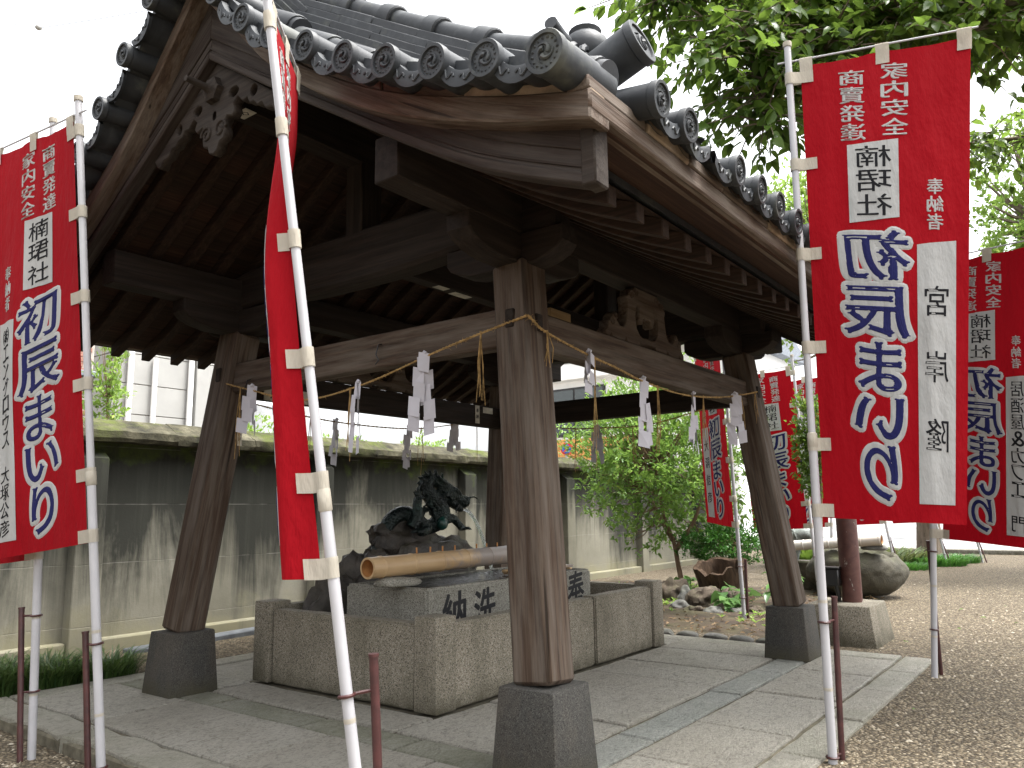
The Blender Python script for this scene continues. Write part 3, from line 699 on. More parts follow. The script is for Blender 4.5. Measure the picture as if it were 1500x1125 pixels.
def pan_row():
    vs = []; fs = []; m = 6
    ds = [0.08+0.1*i for i in range(21)]
    for d in ds:
        for j in range(m+1):
            t = -1+2*j/m; vs.append((d, 0.085*t, zb(d)+0.272+rt(d)-0.03*(1-t*t)))
    for i in range(len(ds)-1):
        for j in range(m): a = i*(m+1)+j; fs.append((a,a+m+1,a+m+2,a+1))
    return mesh('pan_tile_row', vs, fs, 60)
RR, PR = roll_row(), pan_row()
for s in (-1,1):
    k = 1
    while 2.03+0.218*k < 6.15:
        x = 2.03+0.218*k; mk('roll_tile_row', RR, TILE, roof, FR(s, x)); mk('pan_tile_row', PR, TILE, roof, FR(s, x-0.109)); k += 1
# descending ridges of stacked flat tiles
NB = box_me('ridge_course_tile', 0.297, 0.17, 0.034, 0.004)
vs, fs = lathe_geo([(-0.15,0.01),(-0.15,0.046),(0.07,0.048),(0.072,0.06),(0.145,0.062),(0.15,0.056),(0.15,0.01)], 16)
CAPT = mesh('ridge_cap_tile', vs, fs, 40)
def oni(x, s):
    vs = []; fs = []
    for q in (-1,1):
        for j in range(5):
            r0 = 0.045+0.022*j; pts = []
            for t in np.linspace(0,1,12):
                a = math.pi*(0.5+0.62*t); pts.append((0.035-0.006*j, q*(0.02-math.cos(a)*r0*1.05), 0.075+math.sin(a)*r0*1.0-0.06*t*t+0.008*math.sin(t*9)))
            tube_geo(pts, [0.017*(0.6+0.5*math.sin(math.pi*min(1,tt+0.15))) for tt in np.linspace(0,1,12)], 7, True, vs, fs)
        pts = [(0.045, q*(0.055+0.03*math.cos(a)*(1-a/9)), 0.165+0.03*math.sin(a)*(1-a/9)) for a in np.linspace(0,7,14)]
        tube_geo(pts, [0.013]*10+[0.012,0.011,0.010,0.009], 7, True, vs, fs)
        tube_geo([(-0.02,q*0.06,0.215),(-0.015,q*0.12,0.222),(0,q*0.19,0.232)], [0.03,0.028,0.022], 10, True, vs, fs)
    b = box_me('t', 0.07, 0.22, 0.17, 0.02, 2, c=(0,0,0.085)); o = len(vs); vs += [v.co.copy() for v in b.vertices]; fs += [tuple(i+o for i in p.vertices) for p in b.polygons]; bpy.data.meshes.remove(b)
    v2, f2 = lathe_geo([(0.16,0.001),(0.16,0.05),(0.18,0.07),(0.215,0.082),(0.25,0.075),(0.275,0.05),(0.29,0.055),(0.30,0.02),(0.31,0.001)], 16, 'Z')
    o = len(vs); vs += [(a+0.01,b_,c) for a,b_,c in v2]; fs += [tuple(reversed([i+o for i in f])) for f in f2]
    d = 1.86; Z_ = 0.03; mk('ridge_end_ornament', mesh('ridge_end_ornament', vs, fs, 45), TILE, roof, xf((x, YC+s*d, zb(d)+0.27+Z_), (0,s,0)))
    mk('bird_perch_tile', DTT, TILE, roof, xf((x-0.01, YC+s*2.085, zb(2.0)+0.275+0.25), (0, s*0.93, 0.30)))
def slope2(d): return (zb(d+0.06)+rt(d+0.06)-zb(d-0.06)-rt(d-0.06))/0.12 if d > 0.06 else -0.9
for x in (2.06, 6.106):
    for s in (-1,1):
        for i in range(6):
            d = 0.16+0.15*(i % 2)
            while d < 1.76:
                mk('ridge_course_tile', NB, TILE, roof, xf((x+random.uniform(-.002,.002), YC+s*d, zb(d)+0.30+rt(d)+i*0.036), (0,s,slope2(d))) @ Matrix.Diagonal((1.02,1-0.05*i,1,1))); d += 0.300/math.sqrt(1+slope2(d)**2)
        d = 0.2
        while d < 1.78:
            mk('ridge_cap_tile', CAPT, TILE, roof, xf((x, YC+s*d, zb(d)+0.525+rt(d)), (0,s,slope2(d)))); d += 0.292/math.sqrt(1+slope2(d)**2)
        oni(x, s)
for i in range(5): mk('main_ridge_course', box_me('main_ridge_course', 4.3-0.02*i, 0.30-0.02*i, 0.045, 0.006), TILE, roof, Matrix.Translation((XC, YC, zb(0)+0.44+i*0.05)))
for k in range(14): mk('ridge_cap_tile', CAPT, TILE, roof, xf((XC-2.0+k*0.31, YC, zb(0)+0.71), (1,0,0)))
# gable pendants
def ring(cx, cz, rx, rz, n=14, ph=0): return [(cx+rx*math.cos(ph+2*math.pi*i/n), cz+rz*math.sin(ph+2*math.pi*i/n)) for i in range(n)]
half = [(0,-0.46),(0.035,-0.445),(0.05,-0.41),(0.085,-0.40),(0.095,-0.36),(0.075,-0.33),(0.10,-0.30),(0.14,-0.315),(0.165,-0.29),(0.15,-0.255),(0.175,-0.235),(0.215,-0.27),(0.25,-0.265),(0.265,-0.295),(0.30,-0.30),(0.325,-0.325),(0.36,-0.325),(0.385,-0.36),(0.43,-0.365),(0.455,-0.40),(0.49,-0.385),(0.52,-0.345),(0.40,-0.27),(0.20,-0.13),(0.0,-0.005)]
outl = half + [(-a,b) for a,b in reversed(half[1:-1])]
holes = [ring(0,-0.27,0.022,0.03), ring(0.30,-0.245,0.022,0.026), ring(-0.30,-0.245,0.022,0.026), ring(0.145,-0.20,0.035,0.022), ring(-0.145,-0.20,0.035,0.022)]
GP = plate_me('gable_pendant', [outl]+holes, 0.045, 0.006)
for gx, sg in ((1.885,-1),(6.281,1)):
    gp = mk('gable_pendant', GP, MT['carve'], pav, Matrix(((0,0,1,gx),(1,0,0,YC),(0,1,0,zb(0)+0.0),(0,0,0,1))))
    vs, fs = [], []
    for q in (-1,1):
        pts = [(0, q*(0.055+0.045*math.cos(a)*(1-a/10)), -0.35+0.045*math.sin(a)*(1-a/10)) for a in np.linspace(0,8,20)]; tube_geo(pts, 0.007, 6, True, vs, fs)
    mk('scroll', mesh('scroll', vs, fs, 50), MT['carve'], gp, Matrix.Translation((gx+sg*0.024, YC, zb(0))))
    vs, fs = lathe_geo([(0,0.001),(0.0,0.058),(0.03,0.055),(0.04,0.03),(0.045,0.024),(0.055,0.017),(0.15,0.014),(0.152,0.001)], 18)
    for i in range(len(vs)):
        a = math.atan2(vs[i][2], vs[i][1]); r = math.hypot(vs[i][1], vs[i][2])
        if r > 0.05: k = 1+0.12*math.cos(6*a); vs[i] = (vs[i][0], vs[i][1]*k, vs[i][2]*k)
    mk('flower_boss', mesh('flower_boss', vs, fs, 35), MT['carve'], gp, xf((gx+sg*0.022, YC, zb(0)-0.15), (sg,0,0)))
# frog-leg strut carved with scrolls above the right-hand tie beam
def frog():
    h = [(0.0,0.02),(0.09,0.02),(0.095,0.0),(0.24,0.0),(0.25,0.022),(0.27,0.0),(0.40,0.0),(0.41,0.02),(0.43,0.0),(0.475,0.005),(0.47,0.035),(0.445,0.055),(0.44,0.09),(0.405,0.10),(0.40,0.125),(0.365,0.15),(0.34,0.135),(0.345,0.105),(0.315,0.08),(0.275,0.085),(0.25,0.11),(0.235,0.16),(0.225,0.22),(0.24,0.26),(0.21,0.275),(0.205,0.305),(0.16,0.315),(0.14,0.335),(0.0,0.335)]
    o = h+[(-a,b) for a,b in reversed(h[1:-1])]
    hl = [[(0.0,0.06),(0.05,0.055),(0.09,0.065),(0.125,0.10),(0.135,0.16),(0.125,0.215),(0.10,0.245),(0.085,0.22),(0.09,0.17),(0.075,0.13),(0.05,0.135),(0.05,0.165),(0.025,0.175),(0.0,0.165),(-0.025,0.175),(-0.05,0.165),(-0.05,0.135),(-0.075,0.13),(-0.09,0.17),(-0.085,0.22),(-0.10,0.245),(-0.125,0.215),(-0.135,0.16),(-0.125,0.10),(-0.09,0.065),(-0.05,0.055)]]
    return plate_me('frog_leg_strut', [o]+hl, 0.06, 0.006)
FL = frog(); fy = pcy(-1,2.0)
for y in (fy, 2*YC-fy):
    fo = mk('frog_leg_strut', FL, MT['post'], pav, Matrix(((1,0,0,3.93),(0,0,-1,y),(0,1,0,1.893),(0,0,0,1))))
    vs, fs = [], []
    for q in (-1,1):
        for cx, cz, r in ((0.18,0.275,0.03),(0.40,0.085,0.028),(0.36,0.12,0.02),(0.12,0.30,0.025)):
            vs, fs = tube_geo([(q*(cx+r*math.cos(a)*(1-a/9)), 0, cz+r*math.sin(a)*(1-a/9)) for a in np.linspace(0,7,14)], 0.004, 5)
            mk('scroll', mesh('scroll', vs, fs, 50), MT['post'], fo, Matrix.Translation((3.93, y-0.031, 1.893)))
# ------------------------------------------------------------------ lettering: glyph outlines from Blender's own font
GL = {}; GBB = {}
OB = 0.105
def make_glyphs(spec):
    """spec: (char, bold, aniso). Outline fattened by a flattened tube of radius bold (bold/aniso across); z kept within +-1"""
    from mathutils.geometry import interpolate_bezier
    chars = sorted(set(c for c, _, _ in spec)); obs = []; geo = {}
    for ch in chars:
        cu = bpy.data.curves.new('glyph', 'FONT'); cu.body = ch; cu.size = 1.0; cu.resolution_u = 3; cu.extrude = 0.002
        o = bpy.data.objects.new('glyph', cu); COL.objects.link(o); obs.append(o)
    bpy.context.view_layer.update(); dg = bpy.context.evaluated_depsgraph_get()
    for o, ch in zip(obs, chars):
        c = o.to_curve(dg); loops = []
        for s in c.splines:
            pts = []
            if s.type == 'BEZIER':
                bp = s.bezier_points
                for i in range(len(bp)):
                    q0, q1 = bp[i], bp[(i+1)%len(bp)]; n_ = max(2, int((q1.co-q0.co).length/0.05)+2)
                    pts += [(p.x,p.y) for p in interpolate_bezier(q0.co, q0.handle_right, q1.handle_left, q1.co, n_)][:-1]
            else: pts = [(p.co.x,p.co.y) for p in s.points]
            if len(pts) > 2: loops.append(pts)
        o.to_curve_clear()
        me = bpy.data.meshes.new_from_object(o.evaluated_get(dg)); v = np.array([x.co[:] for x in me.vertices]); v[:,2] = np.sign(v[:,2])*0.85
        geo[ch] = (v, [tuple(p.vertices) for p in me.polygons], loops); bpy.data.meshes.remove(me)
    for o in obs: cu = o.data; bpy.data.objects.remove(o); bpy.data.curves.remove(cu)
    for ch, b, an in spec:
        v, ff, loops = geo[ch]; ff = list(ff); V = [tuple(q) for q in v]; bx_, by_ = b/an, b
        cs = [(1,0),(0.7,0.95),(-0.7,0.95),(-1,0),(-0.7,-0.95),(0.7,-0.95)] if b == OB else [(1,0),(0.35,0.95),(-0.9,0),(0.35,-0.95)]
        m = len(cs)
        for lp in loops:
            n_ = len(lp); o_ = len(V)
            for i in range(n_):
                tx, ty = lp[(i+1)%n_][0]-lp[i-1][0], lp[(i+1)%n_][1]-lp[i-1][1]; l_ = math.hypot(tx,ty)+1e-9; nx_, ny_ = -ty/l_, tx/l_
                V += [(lp[i][0]+nx_*bx_*a, lp[i][1]+ny_*by_*a, z*(1-0.1*((i*7)%5)/5)) for a, z in cs]
            for i in range(n_):
                for k in range(m): ff.append((o_+i*m+k, o_+((i+1)%n_)*m+k, o_+((i+1)%n_)*m+(k+1)%m, o_+i*m+(k+1)%m))
            for i in range(n_):
                a0 = Vector(lp[i])-Vector(lp[i-1]); a1 = Vector(lp[(i+1)%n_])-Vector(lp[i])
                if b > 0.025 and a0.length > 1e-6 and a1.length > 1e-6 and a0.angle(a1) > 0.5:
                    o_ = len(V); V += [(lp[i][0],lp[i][1],0.97),(lp[i][0],lp[i][1],-0.97)]+[(lp[i][0]+bx_*math.cos(k*0.6283), lp[i][1]+by_*math.sin(k*0.6283), 0) for k in range(10)]
                    ff += [(o_,o_+2+k,o_+2+(k+1)%10) for k in range(10)]+[(o_+1,o_+2+(k+1)%10,o_+2+k) for k in range(10)]
        GL[(ch,b,an)] = (np.array(V), ff); GBB[(ch,b,an)] = (v[:,0].min(), v[:,1].min(), v[:,0].max(), v[:,1].max())
SB, BB, AN = 0.017, 0.042, 0.60
NAMES = {'a': ['宮','岸','隆'], 'b': list('㈱エングロウス')+[' ']+list('大塚公彦'), 'c': list('居酒屋&カフェ')+[' ']+['門'], 'd': list('大洞信彦')}
small = set('商賣発達家内安全楠珺社奉納者'); 
for k in NAMES: small |= set(NAMES[k])
small.discard(' ')
spec = [(c, SB, AN) for c in sorted(small)] + [(c, BB, AN) for c in '初辰まいり'] + [(c, OB, 1.0) for c in '初辰まいり'] + [(c, 0.02, AN) for c in '奉納洗川小◇寺田']
make_glyphs(spec)
def glyph_geo(key, cx, cy, w, h, shear=0.0):
    """glyph fitted into a w x h box around (cx,cy); returns Nx3 (x,y,sideflag), faces. Box fit uses the un-bolded proportions"""
    v, f = GL[key]; q = v.copy(); bb = GBB[key]; lo, hi = np.array(bb[:2]), np.array(bb[2:]); c = (lo+hi)/2; s = np.maximum(hi-lo, 1e-3)
    q[:,0] = (q[:,0]-c[0])/s[0]*w+cx; q[:,1] = (q[:,1]-c[1])/s[1]*h+cy + (q[:,0]-cx)*shear
    return q, f
def flat_text(name, chars, key, M, size, mat, parent, half=0.0008, step=None, asp=0.95, shear=0.08, vertical=False):
    """letters in the local XY plane of M"""
    vs = []; fs = []; st = step or size*1.1
    for i, ch in enumerate(chars):
        cx, cy = (0, -i*st) if vertical else (i*st, 0)
        q, f = glyph_geo((ch,)+key, cx, cy, size*asp, size, shear); b = len(vs)
        vs += [(p[0],p[1],p[2]*half) for p in q]; fs += [tuple(j+b for j in ff) for ff in f]
    return mk(name, mesh(name, vs, fs), mat, parent, M)

# ------------------------------------------------------------------ fountain enclosure, basin, dragon
GR, GP_ = MT['granite'], MT['granite_pale']
X0, X1, Y0, Y1, H_ = 3.014, 5.531, 2.766, 4.281, 0.469
enc = thing('stone_enclosure', ((X0+X1)/2,(Y0+Y1)/2,0), 'low granite slab enclosure with square corner posts around the basin', 'enclosure')
pw = 0.155
for cx, cy in ((X0+pw/2,Y0+pw/2),(X1-pw/2,Y0+pw/2),(X0+pw/2,Y1-pw/2),(X1-pw/2,Y1-pw/2)):
    mk('corner_post', box_me('corner_post', pw, pw, H_, 0.008, 2), GR, enc, Matrix.Translation((cx,cy,H_/2)))
def panel(x0,x1,y0,y1,top):
    bm = bmesh.new(); bmesh.ops.create_cube(bm, size=1)
    for v in bm.verts: v.co = Vector((v.co.x*(x1-x0), v.co.y*(y1-y0), v.co.z*top))
    bmesh.ops.subdivide_edges(bm, edges=[e for e in bm.edges if e.calc_length() > 0.5], cuts=14, use_grid_fill=True)
    bmesh.ops.bevel(bm, geom=[e for e in bm.edges if len(e.link_faces) == 2 and e.calc_face_angle(0) > 1.2], offset=0.010, segments=2, affect='EDGES')
    for v in bm.verts: v.co += Vector((mnoise.noise(v.co*9), mnoise.noise(v.co*9+Vector((5,0,0))), mnoise.noise(v.co*11+Vector((0,9,0)))))*0.004
    bmesh.ops.recalc_face_normals(bm, faces=bm.faces[:])
    mk('side_panel', bmesh_done(bm, 'side_panel', 40), GR, enc, Matrix.Translation(((x0+x1)/2,(y0+y1)/2,top/2)))
t_ = 0.105; g = 0.006
panel(X0+0.018, X0+0.018+t_, Y0+pw+g, Y1-pw-g*1.5, 0.425); panel(X1-0.018-t_, X1-0.018, Y0+pw+g, Y1-pw-g, 0.435)
panel(X0+pw+g*0.6, 4.56, Y0+0.016, Y0+0.016+t_, 0.427); panel(4.572, X1-pw-0.014, Y0+0.012, Y0+0.012+t_, 0.432); panel(X0+pw+g, X1-pw-g, Y1-0.016-t_, Y1-0.016, 0.435)

bx0, bx1, by0, by1, bh = 3.39, 5.19, 3.185, 3.88, 0.56
bas = thing('water_basin', ((bx0+bx1)/2,(by0+by1)/2,0), 'rectangular granite water basin with carved characters inside the enclosure', 'basin')
bm = bmesh.new(); bmesh.ops.create_cube(bm, size=1)
for v in bm.verts: v.co = Vector((v.co.x*(bx1-bx0), v.co.y*(by1-by0), v.co.z*bh))
tf = max(bm.faces, key=lambda f: f.calc_center_median().z)
r = bmesh.ops.inset_individual(bm, faces=[tf], thickness=0.075); r2 = bmesh.ops.extrude_face_region(bm, geom=[tf])
bmesh.ops.translate(bm, verts=[v for v in r2['geom'] if isinstance(v, bmesh.types.BMVert)], vec=(0,0,-0.3)); bmesh.ops.delete(bm, geom=[tf], context='FACES_ONLY')
bmesh.ops.bevel(bm, geom=[e for e in bm.edges if len(e.link_faces) == 2 and e.calc_face_angle(0) > 1.2], offset=0.016, segments=3, affect='EDGES')
bmesh.ops.recalc_face_normals(bm, faces=bm.faces[:])
mk('basin_body', bmesh_done(bm, 'basin_body', 40), GP_, bas, Matrix.Translation(((bx0+bx1)/2,(by0+by1)/2,bh/2)))
vs = []; fs = []; nx, ny = 60, 24
for j in range(ny+1):
    for i in range(nx+1):
        x = bx0+0.07+(bx1-bx0-0.14)*i/nx; y = by0+0.07+(by1-by0-0.14)*j/ny; rr = math.hypot(x-4.70, y-3.74)
        vs.append((x, y, 0.552+0.006*math.sin(rr*60)*math.exp(-rr*3.0)+0.002*mnoise.noise(Vector((x*18,y*18,1)))))
fs = [(j*(nx+1)+i, j*(nx+1)+i+1, (j+1)*(nx+1)+i+1, (j+1)*(nx+1)+i) for j in range(ny) for i in range(nx)]
mk('basin_water', mesh('basin_water', vs, fs, 80), MT['water'], bas)
for ch, x, sz in (('納',3.63,0.24),('洗',3.92,0.24),('奉',4.975,0.25)):
    flat_text('carved_character', [ch], (0.02,AN), Matrix(((1,0,0,x),(0,0,-1,by0-0.0005),(0,1,0,0.40 if ch != '奉' else 0.43),(0,0,0,1))), sz, MT['ink'], bas, 0.0012, asp=0.85, shear=0.12)

def bamboo_obj(name, p0, p1, r, nodes, label, mats, wobble=0.0):
    p0, p1 = Vector(p0), Vector(p1); L = (p1-p0).length
    b = thing(name, ((p0+p1)/2)[:], label, 'bamboo pipe'); M = xf((p0+p1)/2, p1-p0)
    prof = [(-L/2+0.10, r*0.01),(-L/2+0.099, r*0.76),(-L/2, r*0.80),(-L/2, r*0.99)]; cuts = sorted(nodes)
    for n_ in cuts:
        x = -L/2+n_*L; prof += [(x-0.02, r*0.985),(x-0.007, r*1.0),(x-0.003, r*1.055),(x+0.003, r*1.055),(x+0.006, r*0.985),(x+0.02, r*0.985)]
    prof += [(L/2, r*0.99),(L/2, r*0.8),(L/2-0.099, r*0.76),(L/2-0.1, r*0.01)]
    vs, fs = lathe_geo(prof[2:-2], 28); mk('culm', mesh('culm', vs, fs, 35), mats[0], b, M)
    for pr in (prof[:3], prof[-3:]):
        v, f = lathe_geo(pr, 28); mk('hollow_end', mesh('hollow_end', v, f, 35), mats[1], b, M)
    return b
bp = bamboo_obj('bamboo_pipe', (3.165,3.44,0.682), (4.55,3.415,0.697), 0.062, [0.07,0.25,0.43,0.60,0.77,0.93], 'thick tan bamboo pipe lying across the granite basin', (MT['bamboo'], MT['bamboo_in']))
for x in (3.56,3.68,3.795,3.915,4.135,4.24,4.36): tube('drip_peg', [(x,3.43,0.735),(x+random.uniform(-.004,.004),3.43,0.782)], 0.006, MT['bamboo_in'], bp, 6)
# wooden support block and a rear bamboo rack
me = rock_me('support_stone', 0.19, 0.07, 0.036, 4, 3, 0.15, 1.5)
mk('support_stone', me, MT['granite_pale'], None, Matrix.Translation((3.395,3.42,0.585)) @ Matrix.Rotation(0.04,4,'Y'), label='flat worn stone wedge under the near end of the bamboo pipe', cat='stone')
rk = thing('bamboo_ladle_rack', (4.75,3.36,0.57), 'low slatted bamboo ladle rest on the basin behind the front post', 'rack')
for i in range(3): beam('slat', (4.40,3.30+0.055*i,0.585), (5.1,3.30+0.055*i,0.585), 0.035, 0.02, MT['bamboo'], rk, 0.004)
for x in (4.45,5.05): beam('rail', (x,3.27,0.568), (x,3.44,0.568), 0.03, 0.016, MT['bamboo'], rk, 0.003)

# rocks below the dragon
def craggy(name, c, s, seed, label, group=None, mat='rock', amp=0.42, fq=1.9):
    return mk(name, rock_me(name, s[0], s[1], s[2], seed, 4, amp, fq, True, 0.16), MT[mat], None, Matrix.Translation(c), label=label, cat='rock', group=group)
craggy('dragon_rock', (4.30,4.02,0.56), (0.50,0.14,0.27), 3, 'dark wet crag under the dragon statue behind the basin', None, 'rock', 0.3)
craggy('dragon_rock', (4.02,4.07,0.80), (0.26,0.10,0.16), 14, 'dark rock knob filling the loop under the dragon body', None, 'rock', 0.35)
craggy('dragon_rock', (3.72,4.06,0.46), (0.27,0.12,0.30), 6, 'tall dark wet rock at the left foot of the dragon', None, 'rock', 0.3)
craggy('dragon_rock', (3.44,4.06,0.34), (0.20,0.12,0.26), 9, 'low dark rock leaning beside the left end of the basin', None, 'rock', 0.3)
# dragon
def PXZ(cx, cy, y=4.0): # statue plan, centimetre-like grid to metres
    return Vector((3.844+(480+cx/5-565)*0.00729, y, 0.80+(790-660-cy/5)*0.00496))
dr = thing('dragon_statue', (4.3,4.0,0.78), 'green-black bronze dragon spout rearing over the basin', 'statue')
def dragon():
    vs = []; fs = []
    body = [PXZ(380,760,4.06),PXZ(410,690,4.06),PXZ(450,580,4.05),PXZ(480,510,4.04),PXZ(530,470,4.03),PXZ(590,470,4.03),PXZ(640,510,4.05),PXZ(680,545,4.06),PXZ(730,560,4.02),PXZ(775,530,3.98),PXZ(790,470,3.97),PXZ(770,400,3.98),PXZ(730,340,3.99),PXZ(700,290,4.0),PXZ(700,240,4.0),PXZ(735,215,4.0),PXZ(785,235,3.99),PXZ(830,290,3.97)]
    n = 6; P = catmull(body, n); rr = np.interp(np.linspace(0,1,len(P)), [0,0.1,0.3,0.5,0.6,0.75,0.88,1], [0.03,0.05,0.062,0.055,0.072,0.06,0.05,0.05])
    tube_geo(P, list(rr), 12, True, vs, fs)
    # head: skull, snout, jaw
    tube_geo(catmull([PXZ(790,250,3.98),PXZ(840,300,3.97),PXZ(890,345,3.95),PXZ(940,375,3.93),PXZ(962,385,3.925)],4), [0.045,0.052,0.058,0.06,0.062,0.06,0.056,0.05,0.047,0.044,0.042,0.043,0.046,0.046,0.042,0.034,0.02], 10, True, vs, fs)
    tube_geo(catmull([PXZ(830,330,3.97),PXZ(865,385,3.96),PXZ(900,420,3.945),PXZ(930,440,3.94)],4), [0.045,0.044,0.042,0.04,0.037,0.034,0.032,0.03,0.028,0.027,0.025,0.022,0.014], 10, True, vs, fs)
    for dy in (-0.04,0.04):   # brows, eyes, horns, whiskers, ears
        tube_geo(catmull([PXZ(830,275,3.97+dy),PXZ(865,290,3.955+dy),PXZ(900,325,3.945+dy)],4), [0.012,0.016,0.018,0.02,0.02,0.018,0.014,0.01,0.006], 7, True, vs, fs)
        tube_geo(catmull([PXZ(835,280,3.98+dy),PXZ(790,235,3.99+dy*1.4),PXZ(750,195,4.0+dy*1.6),PXZ(715+(30 if dy<0 else 0),168,4.0+dy*1.7)],4), lambda t: 0.016*(1-t)+0.003, 7, True, vs, fs)
        tube_geo(catmull([PXZ(940,355,3.93+dy*0.6),PXZ(975,340,3.92+dy),PXZ(990,370,3.90+dy*1.3),PXZ(978,420,3.89+dy*1.4)],5), lambda t: 0.008*(1-t)+0.002, 6, True, vs, fs)
        tube_geo(catmull([PXZ(880,400,3.95+dy),PXZ(850,430,3.95+dy*1.3),PXZ(845,480,3.94+dy*1.3)],4), lambda t: 0.014*(1-t)+0.002, 6, True, vs, fs)
    rng = random.Random(5)
    for i in range(46):      # mane and back spines
        t = 0.56+0.44*i/46; k = min(len(P)-2, int(t*(len(P)-1))); c = P[k]; tg = (P[k+1]-P[k]).normalized(); out = Vector((-tg.z,0,tg.x)); out = -out if out.dot(Vector((-1,0,0.4))) < 0 and t < 0.9 else out
        b = c+out*rr[k]*0.7+Vector((0,rng.uniform(-.03,.03),0)); e = b+out*rng.uniform(0.03,0.055)-tg*rng.uniform(0.02,0.05)
        tube_geo([b,(b+e)/2+out*0.006,e], [0.014,0.009,0.002], 5, True, vs, fs)
    for i in range(30):      # fringe behind the jaw
        b = PXZ(rng.uniform(770,860),rng.uniform(300,400),3.97+rng.uniform(-.05,.05)); e = b+Vector((-rng.uniform(.03,.09),rng.uniform(-.02,.02),rng.uniform(-.03,.04)))
        tube_geo([b,(b+e)/2+Vector((0,0,.012)),e], [0.014,0.009,0.002], 5, True, vs, fs)
    def leg(pts, rad, claws):
        q = catmull(pts,4); tube_geo(q, list(np.interp(np.linspace(0,1,len(q)), np.linspace(0,1,len(rad)), rad)), 9, True, vs, fs)
        e = q[-1]
        for cvec in claws: tube_geo([e, e+Vector(cvec)*0.6+Vector((0,0,0.012)), e+Vector(cvec)], [0.016,0.012,0.003], 6, True, vs, fs)
    leg([PXZ(560,560,3.95),PXZ(590,480,3.93),PXZ(585,410,3.93),PXZ(590,355,3.93)], [0.05,0.045,0.035,0.034], [(-.05,0,.05),(-.015,-.02,.085),(.015,.02,.09),(.05,0,.06),(0.06,-0.02,0.0)])
    leg([PXZ(600,500,3.94),PXZ(640,560,3.90),PXZ(600,590,3.88),PXZ(560,590,3.87)], [0.045,0.035,0.03,0.03], [(-.07,0,-.01),(-.05,-.04,-.01),(.03,-.05,-.01),(-.06,.04,-.01)])
    leg([PXZ(770,520,3.95),PXZ(840,500,3.93),PXZ(880,540,3.92),PXZ(900,580,3.90)], [0.045,0.035,0.028,0.028], [(.07,0,-.01),(.06,-.05,-.01),(.03,-.06,-.01),(-.06,-.03,-.01)])
    leg([PXZ(680,560,4.0),PXZ(660,500,4.02),PXZ(700,460,4.03)], [0.04,0.03,0.02], [(.05,0,.03),(-.04,0,.05),(.02,0,.06)])
    me = mesh('dragon_body', vs, fs); o = bpy.data.objects.new('tmp', me); COL.objects.link(o)
    md = o.modifiers.new('r','REMESH'); md.mode = 'VOXEL'; md.voxel_size = 0.0075
    bpy.context.view_layer.update(); m2 = bpy.data.meshes.new_from_object(o.evaluated_get(bpy.context.evaluated_depsgraph_get()))
    bpy.data.objects.remove(o); sm(m2, 60); m2.name = 'dragon_body'; return m2
mk('dragon_body', dragon(), MT['bronze'], dr)
mk('dragon_pearl', rock_me('dragon_pearl', 0.045, 0.04, 0.05, 2, 3, 0.1, 1, False), plain('verdigris', (0.008,0.05,0.04), 0.35, 0.5, 0.4, 20), dr, Matrix.Translation(PXZ(765,535,3.925)))
jt = thing('water_jet', (4.62,3.9,0.55), 'thin arc of water falling from the dragon mouth', 'water jet')
for dy in (-0.008,0.008):
    p = [PXZ(935,435,3.93+dy)+Vector((0.15*t, -0.14*t, -0.03*t-0.40*t*t)) for t in np.linspace(0,1.02,16)]
    tube('strand', p, lambda t: 0.009-0.002*t, MT['jet'], jt, 6)
